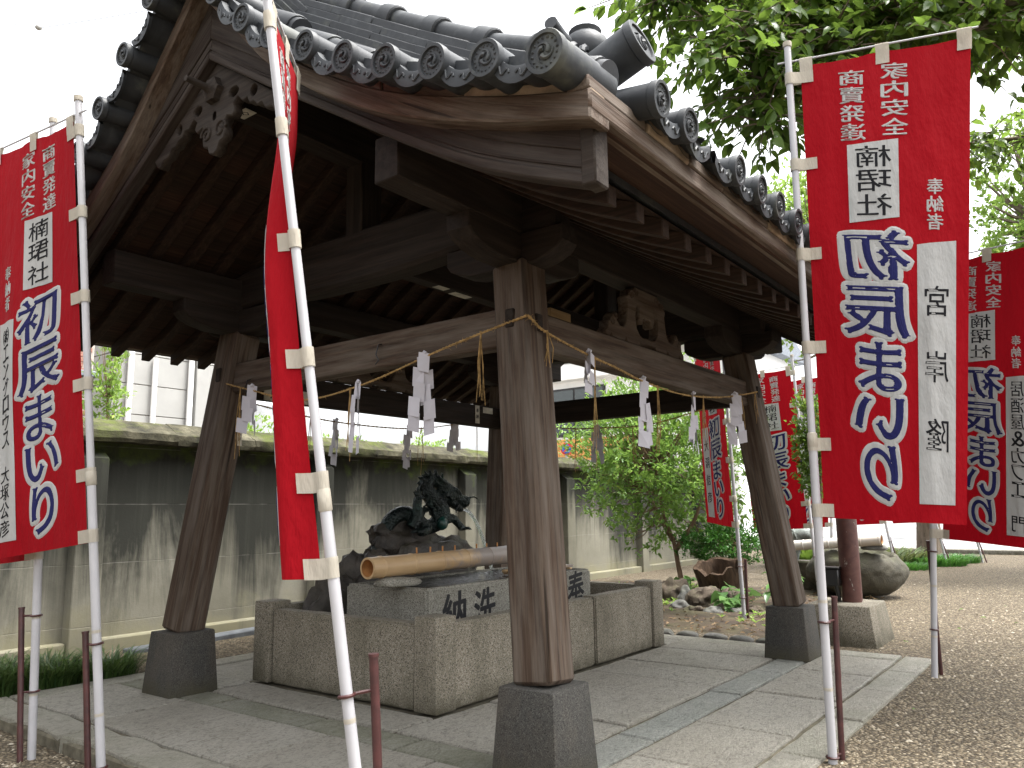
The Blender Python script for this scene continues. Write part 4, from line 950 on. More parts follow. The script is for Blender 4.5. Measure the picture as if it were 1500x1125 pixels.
# ------------------------------------------------------------------ banners
def lerp(a, b, t): return a+(b-a)*t
def banner(label, base, top, corners, names, seed, wave=0.016, stake=None, full=True, pole_r=0.018, flip=1.0, tabs=True, bulge=0.0, fold=None):
    """corners: TL(pole top) TR(free top) BL(pole bottom) BR(free bottom); the printed side faces n"""
    base, top = Vector(base), Vector(top); TL, TR, BL, BR = [Vector(c) for c in corners]
    b = thing('shrine_banner', base[:], label, 'banner', 'red cotton banners on white poles around the pavilion')
    pd = (top-base).normalized(); L = (top-base).length
    j = 0.42*L; pa = base+pd*j
    po = tube('pole', [base, pa], pole_r, MT['pvc'], b, 14)
    tube('pole_upper', [pa-pd*0.002, top], pole_r*0.86, MT['pvc'], po, 14)
    tube('pole_collar', [pa-pd*0.05, pa-pd*0.045, pa+pd*0.01, pa+pd*0.015], [pole_r*1.02,pole_r*1.18,pole_r*1.18,pole_r*0.9], MT['tab'], po, 14)
    tube('pole_cap', [top-pd*0.012, top+pd*0.012, top+pd*0.016], [pole_r*1.1,pole_r*1.1,pole_r*0.6], MT['tab'], po, 12)
    for f in (0.09,0.2): tube('pole_ring_mark', [base+pd*(f*L), base+pd*(f*L+0.012)], pole_r*1.03, MT['tab'], po, 12)
    bd = (TR-TL).normalized(); up0 = Vector((0,0,1))*0.028
    tube('cross_bar', [TL+up0-bd*0.10, TR+up0+bd*0.03], 0.0045, MT['pvc'], b, 6)
    Wd, Ht = (TR-TL).length, (BL-TL).length
    N = (TR-TL).cross(BL-TL).normalized()*flip
    off = Vector((seed*3.7, seed*1.3, 0))
    def S(u, v):
        p = lerp(lerp(TL,TR,u), lerp(BL,BR,u), v); a = wave*(0.25+0.75*u)*(0.35+0.65*v) if full else wave*0.5
        w = a*(mnoise.noise(Vector((u*1.8,v*1.3,0))+off)*1.6+0.5*mnoise.noise(Vector((u*5.0,v*1.6,3))+off))
        w += 0.008*min(1,u*4)*mnoise.noise(Vector((u*7.5,v*1.4,5))+off)
        w += 0.0035*mnoise.noise(Vector((u*14,v*5,7))+off)
        w += bulge*math.sin(math.pi*min(1,u*1.15))*(0.25+0.75*math.sin(math.pi*min(1,v*0.9+0.08)))
        sag = 0.012*math.sin(math.pi*((u*2) % 1.0))*max(0,1-v*14)
        if fold:
            a0, lf, aw = lerp(TL,BL,v), fold[0], lerp(fold[1],fold[2],v); q = a0+lf*min(u,0.17)/0.17*fold[3]+aw*max(0,u-0.17)*Wd; q += N*0.012*mnoise.noise(Vector((u*6,v*2.5,1)))
            return lerp(p, q, sstep(0.10,0.55,v))
        return p+N*w-Vector((0,0,sag))
    def SN(u, v): return S(u,v), N
    nu, nv = 26, 64; vs = [S(i/nu, k/nv) for k in range(nv+1) for i in range(nu+1)]
    fs = [(k*(nu+1)+i, (k+1)*(nu+1)+i, (k+1)*(nu+1)+i+1, k*(nu+1)+i+1) for k in range(nv) for i in range(nu)]
    cl = mk('flag_cloth', mesh('flag_cloth', vs, fs, 80), MT['red'], b)
    def patch(name, u0, u1, v0, v1, half, mat):
        m, n = 8, max(4,int((v1-v0)*40)); vs = []; fs = []
        for sgn in (1,-1):
            o = len(vs)
            for k in range(n+1):
                for i in range(m+1): vs.append(S(u0+(u1-u0)*i/m, v0+(v1-v0)*k/n)+N*half*sgn)
            for k in range(n):
                for i in range(m):
                    a = o+k*(m+1)+i; q = (a,a+1,a+m+2,a+m+1); fs.append(q if sgn > 0 else q[::-1])
        mk(name, mesh(name, vs, fs, 80), mat, cl)
    def letters(name, items, half, mat):
        """items: (key, u centre, v centre, width in u, height in v, shear); reading side sees u run right to left"""
        vs = []; fs = []
        for key, uc, vc, wu, hv, sh in items:
            q, f = glyph_geo(key, 0, 0, 1, 1, 0.0); o = len(vs)
            for p in q:
                x = p[0]*wu*Wd; y = p[1]*hv*Ht+x*sh
                u = uc-x/Wd; v = vc-y/Ht; vs.append(S(min(1,max(0,u)),min(1,max(0,v)))+N*half*p[2])
            fs += [tuple(i+o for i in ff) for ff in f]
        if vs: mk(name, mesh(name, vs, fs), mat, cl)
    W_ = MT['white_print']
    col = lambda s, uc, v0, v1, wu: [((ch,SB,AN), uc, v0+(v1-v0)*(i+0.5)/len(s), wu, (v1-v0)/len(s)*0.88, 0.10) for i, ch in enumerate(s)]
    for cc in (col('商賣発達',0.31,0.028,0.20,0.15), col('家内安全',0.565,0.028,0.20,0.155), col('奉納者',0.80,0.305,0.42,0.095)): letters('white_lettering', cc, 0.0022, W_)
    patch('white_panel', 0.27, 0.585, 0.207, 0.382, 0.0022, W_); patch('name_panel', 0.69, 0.925, 0.445, 0.965, 0.0022, W_)
    letters('black_lettering', col('楠珺社',0.43,0.213,0.376,0.22), 0.0042, MT['black_print'])
    big = [('初',0.43,0.458,0.47,0.124),('辰',0.43,0.578,0.48,0.124),('ま',0.44,0.694,0.31,0.118),('い',0.425,0.797,0.37,0.098),('り',0.43,0.905,0.25,0.125)]
    letters('letter_outline', [((c,OB,1.0),u,v,w*0.86,h*0.83,0.14) for c,u,v,w,h in big], 0.0024, W_)
    letters('navy_lettering', [((c,BB,AN),u,v,w*0.86,h*0.83,0.14) for c,u,v,w,h in big], 0.0046, MT['navy'])
    ns = NAMES[names]; n = len(ns)
    v0, v1 = (0.50,0.90) if n <= 4 else (0.46,0.955)
    it = [((ch,SB,AN), 0.807, v0+(v1-v0)*(i+0.5)/n, 0.13 if n > 4 else 0.145, min(0.062,(v1-v0)/n*0.9), 0.08) for i, ch in enumerate(ns) if ch != ' ']
    for g_ in ([[q] for q in it] if n <= 4 else ([it[:-1],it[-1:]] if names == 'c' else [it[:7],it[7:]])): letters('name_lettering', g_, 0.0042, MT['black_print'])
    def tab(pts, w):
        vs = []; fs = []
        for i, (p, wd) in enumerate(pts): vs += [p+wd*w*0.5, p-wd*w*0.5]
        for i in range(len(pts)-1): a = 2*i; fs.append((a,a+1,a+3,a+2))
        mk('flag_loop', mesh('flag_loop', vs, fs, 60), MT['tab'], b)
    if tabs:
        dv = (BL-TL).normalized()
        for v in (0.03,0.235,0.44,0.645,0.85,0.985):
            c = S(0.0,v); 
            s_ = (c-base).dot(pd); ax = base+pd*s_; side = (c-ax); d = side.length; e = side.normalized() if d > 1e-4 else bd; nn = pd.cross(e).normalized(); r = pole_r*1.12
            pts = [(S(0.075,v)+nn*0.004, dv), (c+nn*0.006, dv)]
            for a in np.linspace(0.6, 2*math.pi-0.6, 12): pts.append((ax+e*(r*math.cos(a))+nn*(r*math.sin(a)), dv))
            pts += [(c-nn*0.006, dv), (S(0.075,v)-nn*0.004, dv)]; tab(pts, 0.055)
        for u in (0.035,0.5,0.965):
            c = S(u,0.0); nn = N; tb = lerp(TL,TR,u)+up0; r = 0.007
            pts = [(S(u,0.03)+nn*0.004, bd),(c+nn*0.005, bd)]+[(tb+nn*(r*math.cos(a))+Vector((0,0,r*math.sin(a))), bd) for a in np.linspace(0,math.pi,7)]+[(c-nn*0.005, bd),(S(u,0.03)-nn*0.004, bd)]
            tab(pts, 0.055)
    if stake:
        sb, st_, lb = Vector(stake[0]), Vector(stake[1]), stake[2]
        sk = thing('flag_stake', sb[:], lb, 'stake', 'maroon steel stakes holding the banner poles'); tube('rod', [sb, st_], 0.0125, MT['steel'], sk, 10)
        sd = (st_-sb).normalized(); tube('rod_cap', [st_-sd*0.002, st_+sd*0.006], 0.0145, MT['steel'], sk, 10)
        for f in stake[3]:
            c = sb+(st_-sb)*f; s_ = (c-base).dot(pd); ax = base+pd*s_; e = (ax-c).normalized(); r = pole_r*1.25
            e2 = pd.cross(e).normalized(); rp = [ax+e*(r*math.cos(a))+e2*(r*math.sin(a)) for a in np.linspace(0,2*math.pi,20)]
            tube('ring', [c]+[ax-e*r*1.0]+[], 0.005, MT['steel'], sk, 6); tube('ring', rp, 0.005, MT['steel'], sk, 6)
    return b
# hanging cloth: pole side first. Right-hand row, seen from the back
b0 = Vector((3.447,1.001,-0.025)); t0 = Vector((3.465,0.977,3.132))
def along(b, t, z): return b+(t-b)*((z-b.z)/(t.z-b.z))
RV = Vector((0.602,-0.799,0))
p1, p2 = along(b0,t0,3.02)+RV*0.035+Vector((0,-.02,0)), along(b0,t0,0.955)+RV*0.03
banner('large red banner with mirrored lettering, nearest on the right edge of the paving', b0, t0, (p1, Vector((3.635,0.262,2.985)), p2, Vector((3.44,0.44,0.925))), 'a', 1, 0.022,
       ((3.52,0.985,-0.03), (3.545,0.975,0.62), 'maroon steel stake beside the nearest right-hand banner pole', (0.05,0.86)), flip=-1)
b0 = Vector((5.446,0.952,-0.03)); t0 = Vector((5.555,0.76,2.67))
banner('red banner with mirrored lettering behind the large one at the right edge', b0, t0, (along(b0,t0,2.55)+Vector((0.03,-.07,0)), Vector((5.36,0.19,2.51)), along(b0,t0,0.80)+Vector((0.02,-.05,0)), Vector((5.24,0.333,0.752))), 'c', 2, 0.02,
       ((5.57,0.935,-0.04), (5.50,0.925,0.78), 'maroon steel stake beside the second right-hand banner pole', (0.36,0.93)), flip=-1)
# left-hand row
b0 = Vector((1.677,3.353,-0.075)); t0 = Vector((1.483,3.61,2.904))
banner('red banner with readable lettering at the left edge of the picture', b0, t0, (along(b0,t0,2.80)+Vector((-0.01,.035,0)), Vector((1.405,4.30,2.80)), along(b0,t0,0.885)+Vector((-0.01,.03,0)), Vector((1.50,4.18,0.80))), 'b', 3, 0.04,
       ((1.64,3.385,-0.08), (1.615,3.45,0.52), 'maroon steel stake beside the left banner pole nearest the kerb', (0.12,0.92)), flip=-1)
b0 = Vector((1.659,3.961,-0.075)); t0 = Vector((1.567,4.083,2.985))
banner('red banner mostly hidden behind the left-edge banner', b0, t0, (along(b0,t0,2.74)+Vector((-.02,.03,0)), Vector((1.50,4.75,2.74)), along(b0,t0,0.80)+Vector((-.02,.03,0)), Vector((1.56,4.70,0.74))), 'd', 4, 0.02,
       ((1.61,3.955,-0.08), (1.605,4.06,0.58), 'maroon steel stake of the half-hidden banner at far left', (0.45,0.95)), flip=-1)
b0 = Vector((1.486,1.559,-0.07)); t0 = Vector((1.273,1.882,2.603))
banner('red banner seen almost edge-on in front of the pavilion', b0, t0, (along(b0,t0,2.514)+Vector((.026,.017,0)), Vector((1.60,2.14,2.514)), along(b0,t0,0.826)+Vector((-.026,.026,0)), Vector((1.644,2.154,0.791))), 'd', 5, 0.02,
       ((1.517,1.563,-0.08), (1.492,1.592,0.626), 'maroon steel stake beside the edge-on banner pole in front', (0.1,0.88)), flip=-1, fold=(Vector((-0.60,0.80,0)), Vector((0.66,0.72,0)), Vector((0.61,0.79,0)), 0.092), pole_r=0.0158)
# banners beyond the pavilion
b0 = Vector((7.098,2.747,-0.03)); t0 = Vector((7.06,2.80,2.66))
banner('red banner beside the leafy bush behind the right post', b0, t0, (along(b0,t0,2.58)+Vector((.01,.04,0)), Vector((7.55,3.30,2.56)), along(b0,t0,0.82)+Vector((.01,.03,0)), Vector((7.58,3.27,0.86))), 'd', 6, 0.02,
       ((7.14,2.73,-0.03), (7.13,2.72,0.53), 'maroon steel stake beside the banner near the bush', (0.4,0.9)), flip=-1)
k = 0
for (bx,by), dx, hz, lb in (((9.25,2.70),0.0,2.62,'red banner beyond the right post, its lettering half behind leaves'), ((11.6,3.2),0.1,2.9,'red banner behind the boulder basin, left of its bamboo pipe'), ((13.75,2.80),-0.1,2.9,'far red banner whose leaning pole stands right of the boulder'), ((15.35,2.32),-0.12,2.8,'far red banner beside the grass mound by the street'), ((16.5,1.93),-0.1,2.8,'farthest red banner at the gravel edge by the street')):
    b0 = Vector((bx,by,-0.03)); t0 = Vector((bx+dx*2,by+0.12-dx*2.5,hz+0.15)); q = along(b0,t0,hz); r = along(b0,t0,0.72 if k else 0.76)
    banner(lb, b0, t0, (q+Vector((0,.04,0)), q+Vector((0.06,.72,-.02)), r+Vector((0,.04,0)), r+Vector((0.10,.70,-.03))), 'd' if k % 2 else 'b', 7+k, 0.03, ((bx+0.05,by-0.06,-0.03), (bx+0.06,by-0.03-dx,0.5), 'maroon steel stake of the ' + ('banner just beyond the right post','banner left of the boulder pipe','leaning pole right of the boulder','banner beside the grass mound','farthest banner by the street')[k], (0.4,0.9)), flip=-1); k += 1
# ------------------------------------------------------------------ straw ropes, paper streamers, small fixings
def rope(label, pts, r=0.0052, tassels=()):
    P = catmull(pts, 26); rp = thing('straw_rope', P[len(P)//2][:], label, 'rope', 'twisted straw ropes tied between the posts'); vs = []; fs = []
    for ph in (0, math.pi):
        q = []; s = 0.0
        for i, p in enumerate(P):
            t = (P[min(i+1,len(P)-1)]-P[max(i-1,0)]).normalized(); n = t.cross(Vector((0,0,1))).normalized(); b = t.cross(n)
            if i: s += (P[i]-P[i-1]).length
            a = s*150+ph; q.append(p+n*(math.cos(a)*r*0.6)+b*(math.sin(a)*r*0.6))
        tube_geo(q, r*0.72, 5, True, vs, fs)
    for i in range(170):
        p = random.choice(P); d = Vector((random.uniform(-1,1),random.uniform(-1,1),random.uniform(-1,.6))).normalized()*random.uniform(0.008,0.028)
        tube_geo([p, p+d], [0.0011,0.0004], 3, False, vs, fs)
    mk('rope_strand', mesh('rope_strand', vs, fs, 60), MT['straw'], rp)
    for (p, L, n) in tassels:
        vs = []; fs = []; p = Vector(p)
        for i in range(n):
            e = p+Vector((random.uniform(-.02,.02),random.uniform(-.02,.02),-L*random.uniform(0.75,1.05))); m = (p+e)/2+Vector((random.uniform(-.012,.012),random.uniform(-.012,.012),0))
            tube_geo([p+Vector((random.uniform(-.006,.006),0,0.008)), m, e], [0.0022,0.002,0.0012], 4, False, vs, fs)
        mk('straw_tassel', mesh('straw_tassel', vs, fs, 60), MT['straw'], rp)
    return rp
rope('twisted straw rope sagging across the left face of the pavilion', [(2.73,4.36,1.79),(2.66,4.27,1.80),(2.645,3.885,1.705),(2.64,3.415,1.60),(2.64,2.933,1.632),(2.64,2.425,1.735),(2.64,2.177,1.78),(2.635,1.90,1.822)], tassels=[((2.64,3.97,1.72),0.42,5),((2.64,3.02,1.62),0.36,5),((2.64,2.16,1.785),0.34,6)])
rope('twisted straw rope sagging across the right face of the pavilion', [(2.635,1.895,1.823),(2.66,1.885,1.80),(2.75,1.88,1.764),(3.095,1.88,1.717),(3.37,1.88,1.69),(3.642,1.88,1.658),(4.113,1.88,1.643),(4.609,1.88,1.68),(5.08,1.885,1.75),(5.36,1.89,1.80)], tassels=[((2.75,1.875,1.765),0.16,6),((3.15,1.88,1.71),0.5,3),((3.80,1.88,1.65),0.36,6),((4.40,1.88,1.66),0.30,5),((5.02,1.88,1.74),0.30,4),((5.30,1.885,1.79),0.22,3)])
rope('straw rope along the back of the pavilion over the dragon', [(2.75,4.22,1.72),(2.972,4.22,1.672),(3.567,4.22,1.621),(4.268,4.22,1.627),(4.804,4.22,1.70),(5.36,4.22,1.79)], 0.005, [((3.35,4.22,1.63),0.42,3),((3.15,4.22,1.65),0.45,4),((4.42,4.22,1.64),0.36,3),((5.10,4.22,1.74),0.35,2)])
rope('straw rope along the far right face of the pavilion', [(5.40,4.2,1.79),(5.4,3.577,1.672),(5.4,3.21,1.645),(5.4,2.704,1.645),(5.4,2.05,1.78)], 0.005, [((5.4,3.42,1.655),0.38,3),((5.4,2.9,1.64),0.35,3)])
def shide(p, h, yaw, label, w=0.042, n=4, seed=0):
    rng = random.Random(seed); st = thing('paper_streamer', p, label, 'paper streamer', 'white folded paper streamers on the straw ropes')
    for side in (-1,1):
        vs = []; fs = []; x = -w*0.3 if side < 0 else -w*0.5; z = 0.012; hh = h/(n*0.78+0.3); dy = 0.004*side; sl = 0.25 if side < 0 else -0.2
        for k in range(n):
            b = len(vs); y0 = dy+rng.uniform(-.012,.012); y1 = dy+rng.uniform(-.014,.014)
            vs += [(x,y0,z),(x+w,y1,z-w*sl),(x+w+side*0.004,y1+rng.uniform(-.008,.008),z-w*sl-hh),(x+side*0.004,y0+rng.uniform(-.008,.008),z-hh)]
            fs.append((b,b+1,b+2,b+3))
            z -= hh*0.78; x += side*w*0.42*(1 if k % 2 == 0 else -0.15)+rng.uniform(-.004,.004); dy += rng.uniform(-.006,.006)
        mk('paper_strip', mesh('paper_strip', vs, fs), MT['paper'], st, Matrix.Translation(Vector(p)) @ Matrix.Rotation(yaw+rng.uniform(-.25,.25)+0.25*side,4,'Z'))
    vs, fs = tube_geo([(0,-0.012,0.014),(0,0.0,0.02),(0,0.012,0.012)], [0.008,0.011,0.006], 6); mk('paper_fold', mesh('paper_fold', vs, fs), MT['paper'], st, Matrix.Translation(Vector(p)))
shide((2.635,3.85,1.708), 0.28, 1.9, 'white paper streamer on the left rope beside the left post', 0.06, 4, 1)
shide((2.635,2.955,1.633), 0.36, 1.2, 'narrow white paper streamer at the middle of the left rope', 0.036, 5, 2)
shide((2.635,2.50,1.72), 0.38, 2.2, 'broad white paper streamer on the left rope toward the front post', 0.052, 5, 3)
shide((3.09,1.875,1.718), 0.20, 0.3, 'short white paper streamer on the right rope nearest the front post', 0.052, 4, 4)
shide((3.63,1.875,1.66), 0.36, -0.3, 'large white paper streamer on the right rope below the carved strut', 0.058, 5, 5)
shide((4.25,1.875,1.648), 0.35, 0.2, 'long white paper streamer on the right rope before the bush', 0.055, 5, 6)
shide((4.90,1.875,1.72), 0.33, -0.8, 'white paper streamer on the right rope beside the right post', 0.055, 5, 7)
shide((3.57,4.215,1.622), 0.32, 1.0, 'small white paper streamer on the back rope left of the dragon', 0.05, 5, 8)
shide((4.27,4.215,1.63), 0.32, 0.4, 'small white paper streamer on the back rope above the dragon', 0.055, 5, 9)
shide((4.80,4.215,1.70), 0.23, -0.4, 'short white paper streamer on the back rope near the rear post', 0.055, 4, 10)
shide((5.395,3.21,1.648), 0.30, 1.4, 'white paper streamer on the far right rope in front of the bush', 0.055, 5, 11)
# name plaque and paper labels stuck on the timbers
yb = pcy(1,1.8)-0.047
pq = thing('name_plaque', (3.05,yb-0.006,1.735), 'small wooden name plaque with black characters on the back tie beam', 'plaque')
mk('board', box_me('board', 0.34, 0.012, 0.085, 0.003), MT['stickerpaper'], pq, Matrix.Translation((3.10,yb-0.007,1.745)))
flat_text('plaque_lettering', list('川◇小'), (0.02,AN), Matrix(((1,0,0,3.0),(0,0,-1,yb-0.0135),(0,1,0,1.745),(0,0,0,1))), 0.055, MT['ink'], pq, 0.0006, step=0.085)
def sticker(loc, x, up, w, h, label, chars=''):
    M = xf(loc, x, up); s = thing('paper_label', loc, label, 'paper label')
    mk('label_sheet', box_me('label_sheet', w, h, 0.0012, 0), MT['stickerpaper'], s, M)
    if chars: flat_text('label_lettering', list(chars), (0.02,AN), M @ Matrix.Translation((0, h/2-w*0.75, 0.001)), w*0.62, MT['ink'], s, 0.0004, step=w*0.9, vertical=True)
sticker((5.03,yb-0.002,1.80), (1,0,0), (0,-1,0), 0.055, 0.15, 'white vertical paper label on the back tie beam by the rear post', '奉納')
sticker((5.17,yb-0.002,1.845), (1,0,0), (0,-1,0), 0.13, 0.05, 'orange-edged paper label at the end of the back tie beam')
sticker((pcx(-1,1.5)+0.06,pcy(1,1.5)-0.0935,1.45), (1,0,0.04), (0,-1,0), 0.03, 0.09, 'narrow paper label on the left post', '小川')
sticker((2.0,YC-0.03,2.868), (1,0,0), (0,0,-1), 0.06, 0.10, 'square paper label under the ridge beam near the gable', '◇')
sticker((3.6,YC+0.01,2.334), (1,0,0), (0,0,-1), 0.16, 0.06, 'pale paper label under the middle cross beam')
sticker((3.4,YC-0.01,2.334), (1,0,0), (0,0,-1), 0.10, 0.055, 'second paper label under the middle cross beam')
bxx = mk('offering_box_board', box_me('offering_box_board', 0.26, 0.10, 0.14, 0.006), MT['newwood'], None, Matrix.Translation((4.5,3.0,2.34-0.02)), label='pale new wooden box fixed high inside the roof frame', cat='box')
for p in ((2.70,2.85,1.78),(2.70,3.95,1.72)):
    hk = tube('iron_hook', [Vector(p)+Vector((0.0,0,0.06)), Vector(p)+Vector((-0.03,0,0.05)), Vector(p)+Vector((-0.035,0.012,0.0)), Vector(p)+Vector((-0.035,-0.01,-0.03)), Vector(p)+Vector((-0.04,0.01,-0.05))], 0.0035, MT['wirem'], None, 6, label='small iron hook on the left tie beam %s' % ('near its middle' if p[1] < 3 else 'by the left post'), cat='hook')
# ------------------------------------------------------------------ vegetation
LT = np.array([(0,0,0),(0.28,0.5,0.10),(0.28,0,0.0),(0.28,-0.5,0.10),(0.62,0.42,0.07),(0.62,0,-0.02),(0.62,-0.42,0.07),(1.0,0,-0.14)])
LF = [(0,2,1),(0,3,2),(1,2,5,4),(2,3,6,5),(4,5,7),(5,6,7)]
def leaf_mesh(name, L):
    """L: list of (pos, dir, up, length, width)"""
    n = len(L); P = np.array([l[0] for l in L],float); D = np.array([l[1] for l in L],float); U = np.array([l[2] for l in L],float); S = np.array([l[3] for l in L])[:,None,None]; Wd = np.array([l[4] for l in L])[:,None,None]
    D /= np.linalg.norm(D,axis=1)[:,None]+1e-9; Y = np.cross(U,D); Y /= np.linalg.norm(Y,axis=1)[:,None]+1e-9; Z = np.cross(D,Y)
    V = P[:,None,:] + S*(LT[None,:,0:1]*D[:,None,:]) + Wd*(LT[None,:,1:2]*Y[:,None,:]) + S*LT[None,:,2:3]*Z[:,None,:]
    V = V.reshape(-1,3); me = bpy.data.meshes.new(name)
    lv = []; ls = []; lt = []; s = 0
    base = np.arange(n)*8
    tri = np.array([i for f in LF for i in f]); cnt = np.array([len(f) for f in LF])
    lv = (base[:,None]+tri[None,:]).ravel(); lt = np.tile(cnt,n); ls = np.concatenate([[0],np.cumsum(lt)[:-1]])
    me.vertices.add(len(V)); me.vertices.foreach_set('co', V.ravel()); me.loops.add(len(lv)); me.loops.foreach_set('vertex_index', lv.astype(np.int32))
    me.polygons.add(len(lt)); me.polygons.foreach_set('loop_start', ls.astype(np.int32)); me.update(calc_edges=True); me.validate(); me.shade_smooth(); return me
def rv(a=1.0): return Vector((random.gauss(0,a),random.gauss(0,a),random.gauss(0,a)))
def twig_leaves(path, size, ratio, out, step=0.05, droop=0.35, start=0.1, whorl=0):
    P = catmull(path, 5); acc = 0; side = 1; L = sum((P[i+1]-P[i]).length for i in range(len(P)-1)); run = 0
    for i in range(len(P)-1):
        d = (P[i+1]-P[i]); l = d.length; run += l
        if l < 1e-6: continue
        d = d/l; acc += l
        while acc > step and run > start*L:
            acc -= step; side = -side; n = d.cross(Vector((0,0,1))); n = n.normalized() if n.length > 1e-3 else Vector((1,0,0))
            dr_ = (d*0.55+n*side*0.8+Vector((0,0,-droop))+rv(0.28)); up = Vector((0,0,1))+rv(0.45); s = size*random.uniform(0.5,1.3)
            out.append((P[i]+rv(0.006), dr_, up, s, s*ratio*random.uniform(0.8,1.15)))
    for k in range(whorl+2):
        s = size*random.uniform(0.7,1.15); out.append((P[-1], (P[-1]-P[-2]).normalized()+rv(0.7)+Vector((0,0,-droop*0.6)), Vector((0,0,1))+rv(0.4), s, s*ratio))
# --- the big tree overhanging from the right
tv, tf = [], []
tree = thing('camphor_tree', (8.6,-2.6,-0.02), 'large broad-leaved tree spreading overhead at upper right', 'tree')
trunk = catmull([(8.6,-2.6,-0.05),(8.5,-2.5,0.8),(8.35,-2.3,1.9),(8.1,-2.0,3.0),(7.7,-1.7,3.9),(7.4,-1.4,4.8),(7.2,-1.2,5.8)],5)
tube_geo(trunk, lambda t: 0.30*(1-t)**0.8+0.06+0.12*max(0,0.12-t)/0.12, 14, True, tv, tf)
leaves = []
limbs = [
 [(8.1,-2.0,3.0),(7.0,-1.2,3.9),(5.9,-0.1,4.15),(4.9,0.7,4.0),(4.2,1.25,3.75),(3.85,1.45,3.45)],
 [(7.0,-1.2,3.9),(6.0,-0.9,4.1),(5.2,-0.3,3.95),(4.75,0.1,3.72),(4.55,0.3,3.5)],
 [(7.7,-1.7,3.9),(6.9,-0.4,4.4),(6.0,0.6,4.5),(5.3,1.2,4.4),(4.8,1.5,4.2)],
 [(7.7,-1.7,3.9),(7.0,-1.5,4.3),(6.0,-0.9,4.3),(5.3,-0.6,4.0)],
 [(8.1,-2.0,3.0),(7.6,-0.8,3.7),(7.2,0.2,3.9),(6.7,0.9,3.8)],
 [(5.9,-0.1,4.15),(5.2,0.2,4.0),(4.6,0.75,3.8),(4.25,0.95,3.55),(4.1,1.05,3.3)],
 [(4.9,0.7,4.0),(4.4,1.0,3.9),(4.05,1.2,3.6),(3.98,1.26,3.3),(3.97,1.27,3.05)],
 [(5.9,-0.1,4.15),(5.5,-0.45,3.95),(5.1,-0.4,3.75),(4.85,-0.15,3.55)],
 [(4.9,0.7,4.0),(4.3,1.3,4.05),(3.95,1.6,3.95),(3.7,1.75,3.85)],
 [(5.2,-0.3,3.95),(4.8,0.45,3.9),(4.45,0.6,3.7),(4.3,0.62,3.5)],
 [(5.9,-0.1,4.15),(5.1,0.55,4.25),(4.6,0.95,4.1),(4.2,1.1,3.95)],
 [(5.9,-0.1,4.15),(5.3,0.0,4.3),(4.8,0.3,4.15),(4.5,0.5,3.95)],
 [(6.0,-0.9,4.3),(5.4,-0.6,4.25),(4.9,-0.3,4.1),(4.7,-0.05,3.9)],
 [(6.0,-0.9,4.3),(5.2,-0.9,4.0),(4.85,-0.55,3.85),(4.6,-0.3,3.7)],
 [(6.9,-0.4,4.4),(6.2,0.3,4.2),(5.6,0.6,4.05),(5.0,1.0,3.85),(4.75,1.2,3.6)],
 [(6.9,-0.4,4.4),(6.3,-0.5,4.1),(5.7,-0.4,3.9)],
 [(6.0,-0.9,4.3),(5.6,-0.8,3.9),(5.3,-0.55,3.6),(5.1,-0.3,3.35)],
]
for li, lb in enumerate(limbs):
    P = catmull(lb, 8); tube_geo(P, lambda t: 0.045*(1-t)**1.3+0.006, 7, True, tv, tf)
    n = len(P)
    for i in range(int(n*0.22), n):
        t = i/n
        for q in range(4 if t < 0.5 else 5):
            a = random.uniform(0,6.28); d = Vector((math.cos(a),math.sin(a),random.uniform(-0.6,0.55))).normalized()
            Lg = random.uniform(0.25,0.6)*(1.0 if t < 0.8 else 0.75); p = P[i]
            path = [p, p+d*Lg*0.5+Vector((0,0,0.02)), p+d*Lg+Vector((0,0,-0.09*random.random()))]
            tube_geo(path, [0.006,0.004,0.002], 4, False, tv, tf); twig_leaves(path, 0.092, 0.50, leaves, 0.05, 0.45, 0.1, 1)
print('overhang leaves', len(leaves))
mk('trunk', mesh('trunk', tv, tf, 60), MT['bark_grey'], tree)
vd = Vector((math.cos(R(37)),math.sin(R(37)),0)); rt_ = Vector((vd.y,-vd.x,0))
def inview(p):
    f = p.dot(vd); return f > 0.5 and -0.1 < p.dot(rt_)/f < 0.68 and (p.z-1)/f < 0.75
near = sorted([l for l in leaves if inview(Vector(l[0]))], key=lambda l: (Vector(l[0])-Vector((0,0,1))).length)[:300]
ns_ = set(id(l) for l in near); rest = [l for l in leaves if id(l) not in ns_]
mk('crown', leaf_mesh('crown', rest), MT['leaf_tree'], tree, kind='stuff')
ONE = leaf_mesh('leaf', [((0,0,0),(1,0,0),(0,0,1),1.0,0.52)])
for l in near: mk('leaf', ONE, MT['leaf_tree'], tree, xf(l[0], l[1], l[2]) @ Matrix.Scale(l[3],4))
